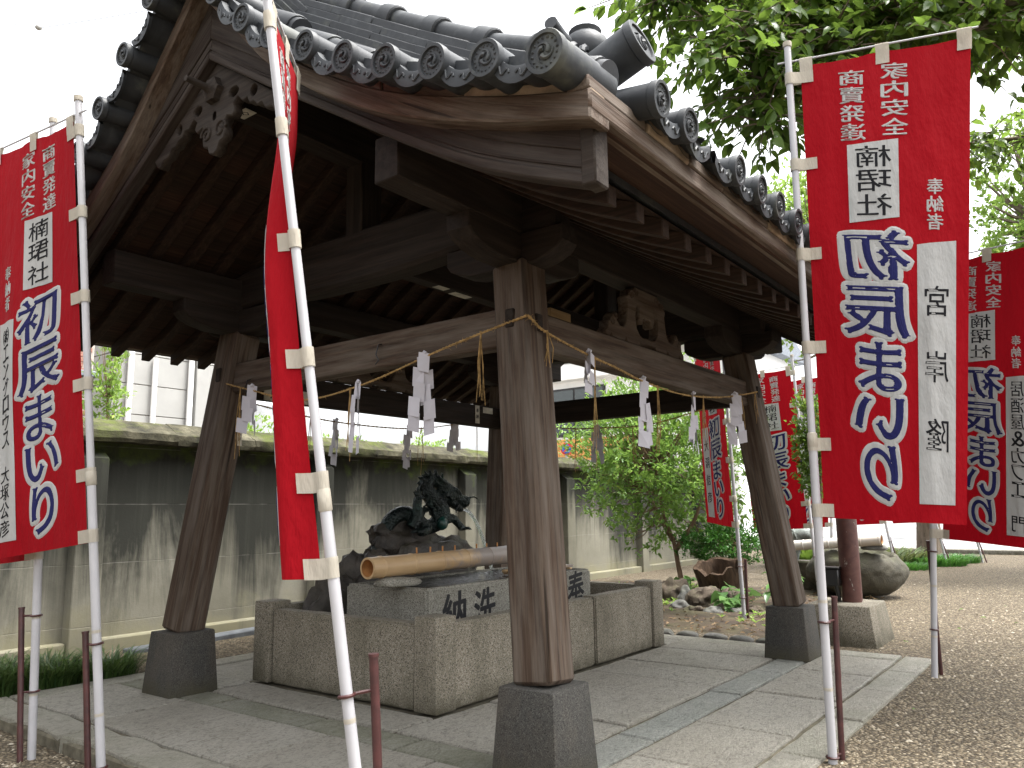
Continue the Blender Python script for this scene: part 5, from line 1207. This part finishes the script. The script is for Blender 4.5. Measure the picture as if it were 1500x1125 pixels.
# --- generic small trees and bushes
def bush_tree(name, label, base, trunks, centre, rad, ntips, size, ratio, mat, barkm='bark', cat='tree', tr=0.035, whorl=6, seed=1, group=None):
    random.seed(seed); t = thing(name, base, label, cat, group); v, f = [], []
    ends = []
    for tk in trunks:
        P = catmull(tk, 6); tube_geo(P, lambda q: tr*(1-0.65*q), 9, True, v, f); ends += P[len(P)//2:]
    L = []; C = Vector(centre)
    for i in range(ntips):
        d = rv(1).normalized(); k = random.random()**0.42; k *= 1+0.5*mnoise.noise(d*2.1+Vector((seed,0,0))); p = C+Vector((d.x*rad[0],d.y*rad[1],d.z*rad[2]))*k
        s = min(ends, key=lambda e: (e-p).length) if random.random() < 0.16 else None
        if s is not None: tube_geo([s, (s+p)/2+Vector((0,0,-0.05)), p], [tr*0.28,tr*0.18,tr*0.06], 4, False, v, f)
        dirn = (p-C).normalized()*0.6+Vector((0,0,0.5))
        for q in range(whorl):
            dr_ = dirn+rv(0.75); sz = size*random.uniform(0.6,1.2); L.append((p+rv(size*0.35), dr_, Vector((0,0,1))+rv(0.5), sz, sz*ratio*random.uniform(0.8,1.2)))
    mk('trunk', mesh('trunk', v, f, 60), MT[barkm], t); mk('crown', leaf_mesh('crown', L), MT[mat], t, kind='stuff'); return t
bush_tree('evergreen_shrub', 'leafy green evergreen shrub with bare trunk behind the pavilion', (8.81,4.12,0), [[(8.81,4.12,-0.03),(8.85,4.2,0.3),(8.9,4.28,0.62),(8.8,4.35,0.95),(8.75,4.4,1.5)],[(8.9,4.28,0.62),(9.0,4.5,0.9),(9.1,4.75,1.3)],[(8.88,4.25,0.5),(8.9,4.0,0.85),(8.95,3.85,1.3)]], (8.95,4.5,1.72), (0.95,1.25,1.15), 1600, 0.085, 0.38, 'leaf_bush', 'bark', 'shrub', 0.035, 8, 11)
bush_tree('fern_shrub', 'fine-leaved bright green shrub growing over the hollow stump', (8.9,3.7,0), [[(8.9,3.65,0.1),(8.95,3.7,0.4),(9.0,3.8,0.6)],[(8.9,3.65,0.1),(8.85,3.5,0.4),(8.8,3.45,0.6)]], (8.95,3.68,0.58), (0.42,0.55,0.25), 520, 0.05, 0.4, 'leaf_fern', 'bark', 'shrub', 0.014, 9, 12)
bush_tree('creeper_shrub', 'dark green creeper shrub just behind the right post', (8.4,2.35,0), [[(8.4,2.45,0.0),(8.45,2.4,0.8),(8.4,2.35,1.6),(8.4,2.4,2.1)]], (8.4,2.42,1.62), (0.25,0.17,0.62), 260, 0.06, 0.5, 'leaf_tree', 'bark', 'shrub', 0.02, 8, 13)
for i, (bx, by, hgt, rx, rz, mt, lb, sz) in enumerate([(12.9,0.3,4.9,0.95,1.75,'leaf_light','bright pale green tree behind the right-hand banners',0.10),(14.3,3.7,5.5,1.35,1.75,'leaf_light','distant pale green tree left of the large banner pole',0.12),(15.0,-0.5,5.0,1.4,1.9,'leaf_light','mid green tree crown at the right edge of the picture',0.10),(17.0,2.85,2.4,0.8,0.8,'leaf_tree','tree with a pale thick trunk beside the far banners',0.1)]):
    bush_tree('garden_tree', lb, (bx,by,0), [[(bx,by,-0.05),(bx+0.05,by,hgt*0.5),(bx-0.1,by+0.1,hgt)]], (bx,by,hgt), (rx,rx,rz), 800, sz, 0.5, mt, 'bark_grey', 'tree', 0.12 if i < 3 else 0.26, 9, 20+i, 'trees beyond the courtyard')
for i, (bx, by, hgt, rx, rz, lb) in enumerate([(4.55,9.6,2.35,0.26,1.05,'feathery green tree above the wall beside the brick house'),(6.3,9.2,1.95,0.55,0.35,'low green sapling above the wall left of the left post'),(7.4,8.6,1.7,0.6,0.4,'pale green sapling tops above the wall seen under the back beam'),(9.3,8.8,1.85,0.6,0.35,'second pale sapling above the wall near the rear post')]):
    bush_tree('wall_tree', lb, (bx,by,0), [[(bx,by,-0.05),(bx+0.05,by,hgt*0.6),(bx,by,hgt*1.05)]], (bx,by,hgt), (rx,rx,rz), 150, 0.075, 0.42, 'leaf_light', 'bark', 'tree', 0.03, 8, 40+i, 'small trees behind the concrete wall')
# --- grass clumps
def clump(name, label, c, r, n, h, mat, width=0.005, seed=0, group=None, cat='grass'):
    rng = random.Random(seed); vs = []; fs = []
    for i in range(n):
        a = rng.uniform(0,6.28); rr = r*math.sqrt(rng.random()); p = Vector((c[0]+rr*math.cos(a), c[1]+rr*math.sin(a), c[2])); d = Vector((math.cos(a),math.sin(a),0))*rng.uniform(0.2,1.0)+Vector((rng.gauss(0,.3),rng.gauss(0,.3),0)); hh = h*rng.uniform(0.6,1.1); s = d.cross(Vector((0,0,1))).normalized()*width
        b = len(vs)
        for t, wd in ((0,0.8),(0.35,1.0),(0.7,0.8),(1.0,0.1)):
            q = p+d*(hh*0.75*t*t)+Vector((0,0,hh*(t-0.42*t*t))); vs += [q-s*wd, q+s*wd]
        fs += [(b,b+1,b+3,b+2),(b+2,b+3,b+5,b+4),(b+4,b+5,b+7,b+6)]
    t = mk(name, mesh(name, vs, fs, 80), MT[mat], None, None, label=label, cat=cat, group=group); return t
for i, (x, y, r, n, h, lb) in enumerate([(2.02,5.42,0.2,620,0.36,'dark mondo grass clump at the far left corner behind the kerb'),(2.28,5.34,0.18,520,0.34,'mondo grass clump behind the left banner pole'),(2.62,5.30,0.19,520,0.30,'mondo grass clump just left of the left plinth'),(1.75,5.55,0.24,520,0.36,'mondo grass clump cut by the left edge of the picture'),(2.45,5.6,0.16,300,0.14,'low mondo grass clump against the wall foot')]):
    clump('mondo_grass', lb, (x,y,-0.06), r, n, h, 'grass', 0.0045, 50+i, 'mondo grass clumps at the wall foot')
for i, (x, y, r, n, h, m, w, lb) in enumerate([(14.6,3.4,0.55,260,0.55,'liri',0.02,'variegated long-leaved plant before the far tree trunk'),(15.6,3.1,0.45,220,0.5,'liri',0.02,'second variegated plant beside the far tree trunk'),(14.3,2.75,0.35,700,0.2,'leaf_fern',0.006,'low grass strip at the edge of the gravel'),(15.5,2.5,0.45,900,0.28,'leaf_fern',0.007,'rounded green grass mound by the far banner'),(16.4,2.35,0.4,700,0.26,'leaf_fern',0.007,'small green grass mound nearest the street'),(14.2,4.2,0.6,240,0.7,'leaf_tree',0.03,'dark bushy plant behind the boulder basin')]):
    clump('border_plant', lb, (x,y,-0.03), r, n, h, m, w, 60+i, 'planting along the far gravel edge', 'plant')
# --- stump, rocks and broad leaves by the bush
bed = []
vs = []; fs = []; nn = 26
for j in range(nn+1):
    for i in range(nn+1):
        x = 6.02+4.2*i/nn; y = 1.98+3.9*j/nn; e = min(1,max(0,1-max(abs(i/nn-0.55)*2,abs(j/nn-0.55)*2))); vs.append((x,y,-0.028+0.055*min(1,e*3)+0.015*mnoise.noise(Vector((x*4,y*4,0)))))
fs = [(j*(nn+1)+i,j*(nn+1)+i+1,(j+1)*(nn+1)+i+1,(j+1)*(nn+1)+i) for j in range(nn) for i in range(nn)]
mk('garden_soil', mesh('garden_soil', vs, fs, 80), MT['soil'], kind='structure')
L = []
for i in range(1500):
    x, y = random.uniform(6.1,9.8), random.uniform(2.1,5.4); L.append(((x,y,0.012+random.uniform(-.01,.025)), (random.uniform(-1,1),random.uniform(-1,1),random.uniform(-.1,.2)), (random.uniform(-.5,.5),random.uniform(-.5,.5),1), random.uniform(.03,.06), random.uniform(.015,.03)))
mk('leaf_litter', leaf_mesh('leaf_litter', L), MT['dry'], None, label='brown leaf litter covering the garden soil under the bush', cat='leaf litter', kind='stuff')
L = []
for i in range(420):
    c0 = random.choice([(8.9,4.9),(8.3,4.4),(7.6,3.9),(9.2,4.3),(7.2,2.5)]); x, y = c0[0]+random.gauss(0,.25), c0[1]+random.gauss(0,.2)
    for k in range(4): L.append(((x,y,0.03), (random.uniform(-1,1),random.uniform(-1,1),random.uniform(.3,.9)), (0,0,1), random.uniform(.03,.06), random.uniform(.012,.02)))
mk('ground_cover', leaf_mesh('ground_cover', L), MT['leaf_light'], None, label='low green sprouts growing in the garden soil', cat='ground cover', kind='stuff')
st = thing('hollow_stump', (8.35,3.42,0), 'rotten hollow tree stump holding a fern shrub beside the bush', 'stump')
vs = []; fs = []; sg = 28; prof = [(-0.04,0.25),(0.08,0.21),(0.2,0.205),(0.30,0.225),(0.345,0.235),(0.34,0.19),(0.22,0.165),(0.1,0.16)]
for a_, r_ in prof:
    for k in range(sg):
        a = 2*math.pi*k/sg; q = 1+0.16*mnoise.noise(Vector((math.cos(a)*1.6,math.sin(a)*1.6,a_*3)))+0.05*mnoise.noise(Vector((math.cos(a)*6,math.sin(a)*6,a_*9)))
        vs.append((math.cos(a)*r_*q*0.95, math.sin(a)*r_*q, a_+(0.07*mnoise.noise(Vector((math.cos(a)*2.2,math.sin(a)*2.2,5))) if a_ > 0.28 else 0)))
for i in range(len(prof)-1):
    for k in range(sg): a = i*sg+k; b = i*sg+(k+1)%sg; fs.append((a,b,b+sg,a+sg))
mk('stump_shell', mesh('stump_shell', vs, fs, 70), MT['stump'], st, Matrix.Translation((8.35,3.42,0)) @ Matrix.Rotation(-0.32,4,'Y') @ Matrix.Scale(1.2,4))
mk('stump_soil', rock_me('stump_soil', 0.17, 0.17, 0.04, 5, 3), MT['soil'], st, Matrix.Translation((8.35,3.42,0.14)))
G = 'stones edging the garden bed'
for i, (p, s, m, lb) in enumerate([((8.10,3.92,0.09),(0.17,0.14,0.16),'garden_rock','dark mossy rock left of the shrub trunk'),((7.95,3.70,0.06),(0.10,0.09,0.12),'river_rock','pale upright stone between the dark rock and the trunk'),((7.75,3.40,0.07),(0.22,0.17,0.15),'garden_rock','brown rounded rock in front of the hollow stump'),((7.95,3.2,0.05),(0.15,0.13,0.12),'garden_rock','small brown rock right of the hollow stump'),
      ((7.50,3.56,0.02),(0.11,0.10,0.07),'river_rock','grey-blue edging stone nearest the granite enclosure'),((7.30,3.33,0.01),(0.09,0.10,0.06),'garden_rock','tan edging stone second from the enclosure'),((7.32,3.13,0.01),(0.09,0.10,0.06),'river_rock','dark grey edging stone in the middle of the row'),((7.42,2.95,0.01),(0.09,0.10,0.055),'river_rock','flat grey edging stone left of the banner stake'),((7.55,2.78,0.01),(0.09,0.09,0.06),'garden_rock','edging stone just behind the banner pole'),((7.7,2.6,0.01),(0.1,0.09,0.06),'river_rock','last edging stone beside the right plinth')]):
    mk('garden_stone', rock_me('garden_stone', s[0], s[1], s[2], 20+i, 4, 0.42 if m == 'garden_rock' else 0.3, 1.6, True, 0.13 if m == 'garden_rock' else 0.05), MT[m], None, Matrix.Translation(p), label=lb, cat='stone', group=G)
for i in range(7):
    x, y = 6.08+0.02*random.random(), 1.95+0.22*i; mk('edge_cobble', rock_me('edge_cobble', 0.06, 0.10, 0.035, 70+i, 2), MT['river_rock'], None, Matrix.Translation((x,y,-0.01)), label=['small cobble beside the granite footing, first of the row edging the paving','second small cobble of the row, next to the footing end','third small cobble of the row along the far paving edge','middle small cobble of the row along the far paving edge','fifth small cobble of the row along the far paving edge','sixth small cobble of the row, one before the enclosure end','last small cobble of the row, nearest the granite enclosure'][i], cat='stone', group='cobbles along the far paving edge')
def broad(label, c, n, size, h, mat, seed, ratio=0.7, sp=0.15):
    random.seed(seed); t = thing('leafy_plant', (c[0],c[1],0), label, 'plant'); v, f, L = [], [], []
    for i in range(n):
        a = random.uniform(0,6.28); e = Vector(c)+Vector((math.cos(a)*sp*random.random(),math.sin(a)*sp*random.random(),h*random.uniform(0.4,1.0)))
        tube_geo([Vector(c), (Vector(c)+e)/2+Vector((0,0,0.02)), e], [0.006,0.005,0.003], 4, False, v, f)
        for q in range(2): s = size*random.uniform(0.7,1.15); L.append((e, Vector((math.cos(a+q*2),math.sin(a+q*2),-0.15))+rv(0.25), Vector((0,0,1))+rv(0.3), s, s*ratio))
    mk('stems', mesh('stems', v, f, 60), MT['leaf_low'], t)
    one = [leaf_mesh('leaf', [((0,0,0),(1,0,0),(0,0,1),1.0,ratio)])]
    for l in L: mk('leaf', one[0], MT[mat], t, xf(l[0], l[1], l[2]) @ Matrix.Scale(l[3],4))
broad('broad-leaved plant with large pale leaves beside the right post', (7.9,2.68,0.0), 14, 0.17, 0.42, 'leaf_low', 81, 0.42, 0.3)
broad('lobed-leaved plant in front of the stump by the banner stake', (7.65,3.02,0.0), 12, 0.15, 0.22, 'leaf_low', 82, 0.85, 0.25)
broad('small rounded plant between trunk and stump', (8.35,3.85,0.0), 9, 0.12, 0.26, 'leaf_low', 83, 0.85, 0.14)
broad('leafy seedling at the foot of the brown rock', (7.35,3.0,0.0), 5, 0.05, 0.06, 'leaf_fern', 84, 0.6, 0.05)
for i in range(26):
    x, y = random.choice([(random.uniform(6.1,7.6),random.uniform(2.0,3.7)),(random.uniform(6.3,9.5),random.uniform(0.6,1.6)),(random.uniform(2,3.3),random.uniform(5.15,5.9)),(random.uniform(2.5,7),random.uniform(-0.8,0.9))])
    s = random.uniform(0.03,0.06); mk('fallen_leaf', ONE, MT['dry'], None, xf((x,y,gz(x,y)+0.012), (random.uniform(-1,1),random.uniform(-1,1),0.05), (random.uniform(-.3,.3),random.uniform(-.3,.3),1)) @ Matrix.Scale(s,4), label='dry fallen leaf lying on the ground', cat='fallen leaf', group='dry leaves fallen on gravel and soil')
mk('fallen_leaf', ONE, MT['dry'], None, xf((2.36,5.36,0.10), (1,-0.4,0.1), (0,0,1)) @ Matrix.Scale(0.075,4), label='orange leaf caught on the mondo grass at far left', cat='fallen leaf')
# ------------------------------------------------------------------ boulder basin, post, buildings, street
def boulder():
    bm = bmesh.new(); bmesh.ops.create_icosphere(bm, subdivisions=5, radius=1.0)
    for v in bm.verts:
        n = v.co.normalized(); d = 1+0.10*mnoise.noise(n*1.4+Vector((3,1,0)))+0.03*mnoise.noise(n*5)
        p = Vector((n.x*0.52*d, n.y*0.53*d, n.z*0.32*d))
        if p.z > 0.10:
            e = (p.x/0.36)**2+((p.y+0.02)/0.40)**2
            if e < 1: p.z -= 0.30*(1-e)**0.7*(p.z-0.02)/0.3
            elif e < 1.25: p.z += 0.012
        g = abs(p.z-(0.16+0.25*(p.y+0.26)**2*2)); 
        if p.x < 0 and -0.48 < p.y < -0.05 and g < 0.022: p -= n*0.022*(1-g/0.022)
        if p.z < -0.25: p.z = -0.25
        v.co = p
    return bmesh_done(bm, 'boulder', 60)
bl = mk('boulder_basin', boulder(), MT['boulder'], None, Matrix.Translation((9.75,2.43,0.27)), label='big rounded grey-green boulder hollowed as a basin behind the steel post', cat='boulder')
bamboo_obj('bamboo_pipe', (9.36,2.98,0.56), (9.36,2.03,0.635), 0.058, [0.12,0.42,0.78,0.985], 'bleached bamboo pipe resting on the boulder basin', (MT['bamboo_grey'], MT['bamboo_in']))
mk('support_stone', rock_me('support_stone', 0.09, 0.13, 0.05, 31, 3), MT['river_rock'], None, Matrix.Translation((9.42,2.12,0.55)), label='pale stone wedge under the bleached bamboo pipe', cat='stone')
ms = thing('spout_statue', (9.95,3.05,0.3), 'grey spiny dragon-head spout behind the boulder basin', 'statue')
vs, fs = [], []
tube_geo(catmull([(10.0,3.25,0.3),(9.98,3.2,0.55),(9.95,3.05,0.66),(9.92,2.9,0.62),(9.9,2.8,0.56)],5), lambda t: 0.09+0.03*math.sin(t*6), 10, True, vs, fs)
for i in range(40):
    b = Vector((9.95+random.uniform(-.09,.09), random.uniform(2.85,3.25), 0.66+random.uniform(-.04,.04))); tube_geo([b, b+Vector((random.uniform(-.04,.02),random.uniform(0.02,.08),random.uniform(.03,.09)))], [0.025,0.004], 5, True, vs, fs)
mk('spout_body', mesh('spout_body', vs, fs, 50), plain('weathered_zinc', (0.17,0.19,0.175), 0.6, 0.4, 0.4, 20), ms)
mk('spout_pedestal', box_me('spout_pedestal', 0.3, 0.5, 0.4, 0.02, c=(10.05,3.15,0.15)), MT['boulder'], ms)
ft = mk('post_footing', box_me('post_footing', 0.60, 0.54, 0.30, 0.012, 2, taper=(0.84,0.84)), MT['granite'], None, Matrix.Translation((6.57,1.72,0.12)), label='tapered speckled granite footing under the maroon steel post', cat='footing')
sp = thing('steel_post', (6.60,1.68,0.27), 'thick maroon steel post with flaking paint on granite footing', 'post')
vs, fs = lathe_geo([(0.26,0.001),(0.26,0.076),(2.75,0.076),(2.76,0.07),(2.76,0.001)], 24, 'Z'); fs = [tuple(reversed(f)) for f in fs]
mk('shaft', mesh('shaft', vs, fs, 40), MT['rusty'], sp, Matrix.Translation((6.60,1.68,0)))
bo = thing('socket_box', (6.54,1.83,0.46), 'small black outlet box clamped to the maroon post', 'outlet box')
mk('box_body', box_me('box_body', 0.10, 0.13, 0.13, 0.008), MT['black'], bo, Matrix.Translation((6.53,1.805,0.455))); mk('box_lid', box_me('box_lid', 0.115, 0.145, 0.016, 0.004), MT['black'], bo, Matrix.Translation((6.53,1.805,0.528)))
tube('conduit', [(6.53,1.775,0.39),(6.54,1.765,0.32),(6.56,1.765,0.262)], 0.016, MT['black'], bo, 8)
# street beyond the courtyard
vs = [(19.5,-40,-0.012),(60,-40,-0.012),(60,60,-0.012),(19.5,60,-0.012)]; mk('street', mesh('street', vs, [(0,1,2,3)]), MT['asphalt'], kind='structure')
mk('kerb', box_me('kerb', 0.3, 60, 0.16, 0.02, c=(19.4,0,0.0)), MT['granite_pale'], kind='structure')
gd = thing('guard_rail', (22.5,0,0), 'low white guard rail along the far street', 'railing')
for z in (0.45,0.75): tube('rail', [(22.5,-12,z),(22.5,9,z)], 0.05, MT['white_wall'], gd, 8)
for i in range(11): tube('rail_post', [(22.5,-12+2.1*i,-0.02),(22.5,-12+2.1*i,0.8)], 0.04, MT['white_wall'], gd, 8)
mk('low_white_wall', box_me('low_white_wall', 0.25, 30, 1.3, 0.02, c=(27,0,0.63)), MT['white_wall'], None, None, label='long low white wall across the far street', cat='wall')
# grey clad building behind the wall at left
A = thing('clad_building', (7.1,13.2,0), 'pale grey building of wide cladding panels behind the wall at left', 'building')
mk('wall', box_me('wall', 4.0, 4.0, 7.2, 0.02, c=(8.32,15.1,3.55)), MT['mortar'], A)
for i in range(13):
    for j in range(2): mk('cladding_panel', box_me('cladding_panel', 1.985, 0.03, 0.505, 0.004), MT['sidingA'], A, Matrix.Translation((6.32+1.0+2.0*j, 13.085, 0.35+0.52*i)))
    mk('cladding_panel', box_me('cladding_panel', 0.03, 3.98, 0.505, 0.004), MT['sidingA'], A, Matrix.Translation((6.305, 15.1, 0.35+0.52*i)))
for x, h, r in ((6.52,6.9,0.05),(6.95,3.7,0.045),(7.62,6.9,0.05)): tube('rain_pipe', [(x,13.0,0),(x,13.0,h)], r, MT['white_wall'], A, 8)
mk('corner_trim', box_me('corner_trim', 0.25, 0.10, 7.0, 0.01, c=(7.85,13.03,3.5)), MT['sidingA'], A)
# brick house
Bh = thing('brick_house', (4.6,11.3,0), 'dull red brick house corner behind the wall at far left', 'house')
mk('wall', box_me('wall', 1.2, 2.0, 4.6, 0.01, c=(4.42,12.05,2.3)), MT['mortar'], Bh)
BR = box_me('brick', 0.205, 0.02, 0.062, 0.003)
for j in range(26):
    for i in range(5):
        x = 4.0+0.22*i+(0.11 if j % 2 else 0)
        if x < 4.98: mk('brick', BR, MT['brick'], Bh, Matrix.Translation((x, 11.045, 1.95+0.073*j)))
mk('sill_band', box_me('sill_band', 1.3, 0.14, 0.08, 0.01, c=(4.42,11.02,2.92)), MT['slate'], Bh)
# low white building seen under the back beam
C_ = thing('white_building', (9.0,12,0), 'low white building with green window seen under the back beam', 'building')
mk('wall', box_me('wall', 8.6, 3.0, 2.35, 0.02, c=(13.1,14.0,1.17)), MT['white_wall'], C_)
w = mk('window', box_me('window', 1.15, 0.06, 0.75, 0.01, c=(9.75,12.49,1.95)), MT['frame'], C_)
for x in (9.47,10.03): mk('pane', box_me('pane', 0.5, 0.02, 0.66, 0, c=(x,12.45,1.95)), MT['greenglass'], w)
tk = thing('water_tank', (8.3,11.2,0), 'grey ribbed cylindrical tank above the wall beside the left post', 'tank')
vs, fs = lathe_geo([(0,0.4),(1.2,0.4),(1.95,0.4),(1.97,0.425),(2.03,0.425),(2.05,0.4),(2.75,0.4),(2.85,0.3),(2.86,0.001)], 28, 'Z'); fs = [tuple(reversed(f)) for f in fs]; mk('tank_shell', mesh('tank_shell', vs, fs, 40), plain('galvanised', (0.42,0.43,0.44), 0.5, 0.4, 0.12, 30), tk, Matrix.Translation((7.75,11.2,0)))
# house beyond the bush
Hs = thing('white_house', (20.5,12,0), 'white two-storey house with blue-grey eaves behind the bush', 'house')
mk('wall', box_me('wall', 5.0, 6.4, 6.0, 0.02, c=(22.6,10.9,3.0)), MT['white_wall'], Hs)
rf = mk('roof', prism_me('roof', [(-0.5,0),(5.6,0),(5.6,0.25),(2.5,1.5),(-0.5,0.25)], 7.0, 0.02), MT['slate'], Hs, Matrix(((1,0,0,20.1),(0,0,1,7.4),(0,1,0,5.55),(0,0,0,1))))
wnd = mk('window', box_me('window', 0.08, 2.2, 1.5, 0.01, c=(20.09,12.75,3.95)), MT['frame'], Hs)
for y in (12.2,13.25): mk('pane', box_me('pane', 0.03, 0.98, 1.36, 0, c=(20.045,y,3.95)), MT['glass'], wnd)
mk('balcony_wall', box_me('balcony_wall', 0.4, 3.6, 0.5, 0.02, c=(19.95,12.4,5.15)), MT['white_wall'], Hs)
mk('shutter', box_me('shutter', 0.06, 3.4, 1.35, 0.01, c=(20.07,12.2,2.45)), MT['orange'], Hs)
for i in range(17): mk('shutter_slat', box_me('shutter_slat', 0.02, 0.185, 1.3, 0.004, c=(20.03,10.6+0.2*i,2.45)), MT['orange'], Hs)
mk('low_wall', box_me('low_wall', 0.2, 4.5, 1.5, 0.02, c=(19.8,11.9,0.9)), MT['white_wall'], Hs)
# no-parking sign
sgn = thing('road_sign', (14,9.1,0), 'round red and blue no-parking road sign behind the wall', 'road sign')
def disc(name, r, x, mat, r0=0.001):
    v, f = lathe_geo([(0,r0),(0.006,r0),(0.006,r),(0,r)] if r0 > 0.01 else [(0.0,r),(0.006,r),(0.006,0.001)], 28); mk(name, mesh(name, v, f, 40), mat, sgn, xf((x,9.11,2.28),(-0.85,-0.53,0)))
disc('sign_plate', 0.13, 14.0, MT['signred']); disc('sign_centre', 0.098, 13.992, MT['signblue'])
mk('sign_bar', box_me('sign_bar', 0.004, 0.20, 0.03, 0), MT['signred'], sgn, xf((13.98,9.098,2.28),(-0.85,-0.53,0)) @ Matrix.Rotation(0.8,4,'X'))
tube('sign_pole', [(14.02,9.13,-0.02),(14.02,9.13,2.45)], 0.03, MT['sidingA'], sgn, 10)
# overhead wire and a garden hose end by the wall
pl = thing('power_line', (4.4,12.3,8.4), 'thin overhead power line with an insulator in the sky at upper left', 'cable')
tube('wire', [(3.9,13.2,8.62),(4.44,12.32,8.40),(4.9,11.5,8.45),(5.6,10.4,8.6)], 0.004, MT['wirem'], pl, 5); mk('insulator', rock_me('insulator', 0.05, 0.04, 0.045, 3, 2, 0.1, 1, False), MT['sidingA'], pl, Matrix.Translation((4.42,12.35,8.41)))
beam('timber_sleeper', (3.1,5.95,-0.03), (4.6,6.05,-0.02), 0.14, 0.09, plain('grey_sleeper', (0.13,0.14,0.15), 0.7, 0.3, 0.25, 8), None, 0.01, label='grey-blue sleeper lying on the ground along the wall foot', cat='sleeper')
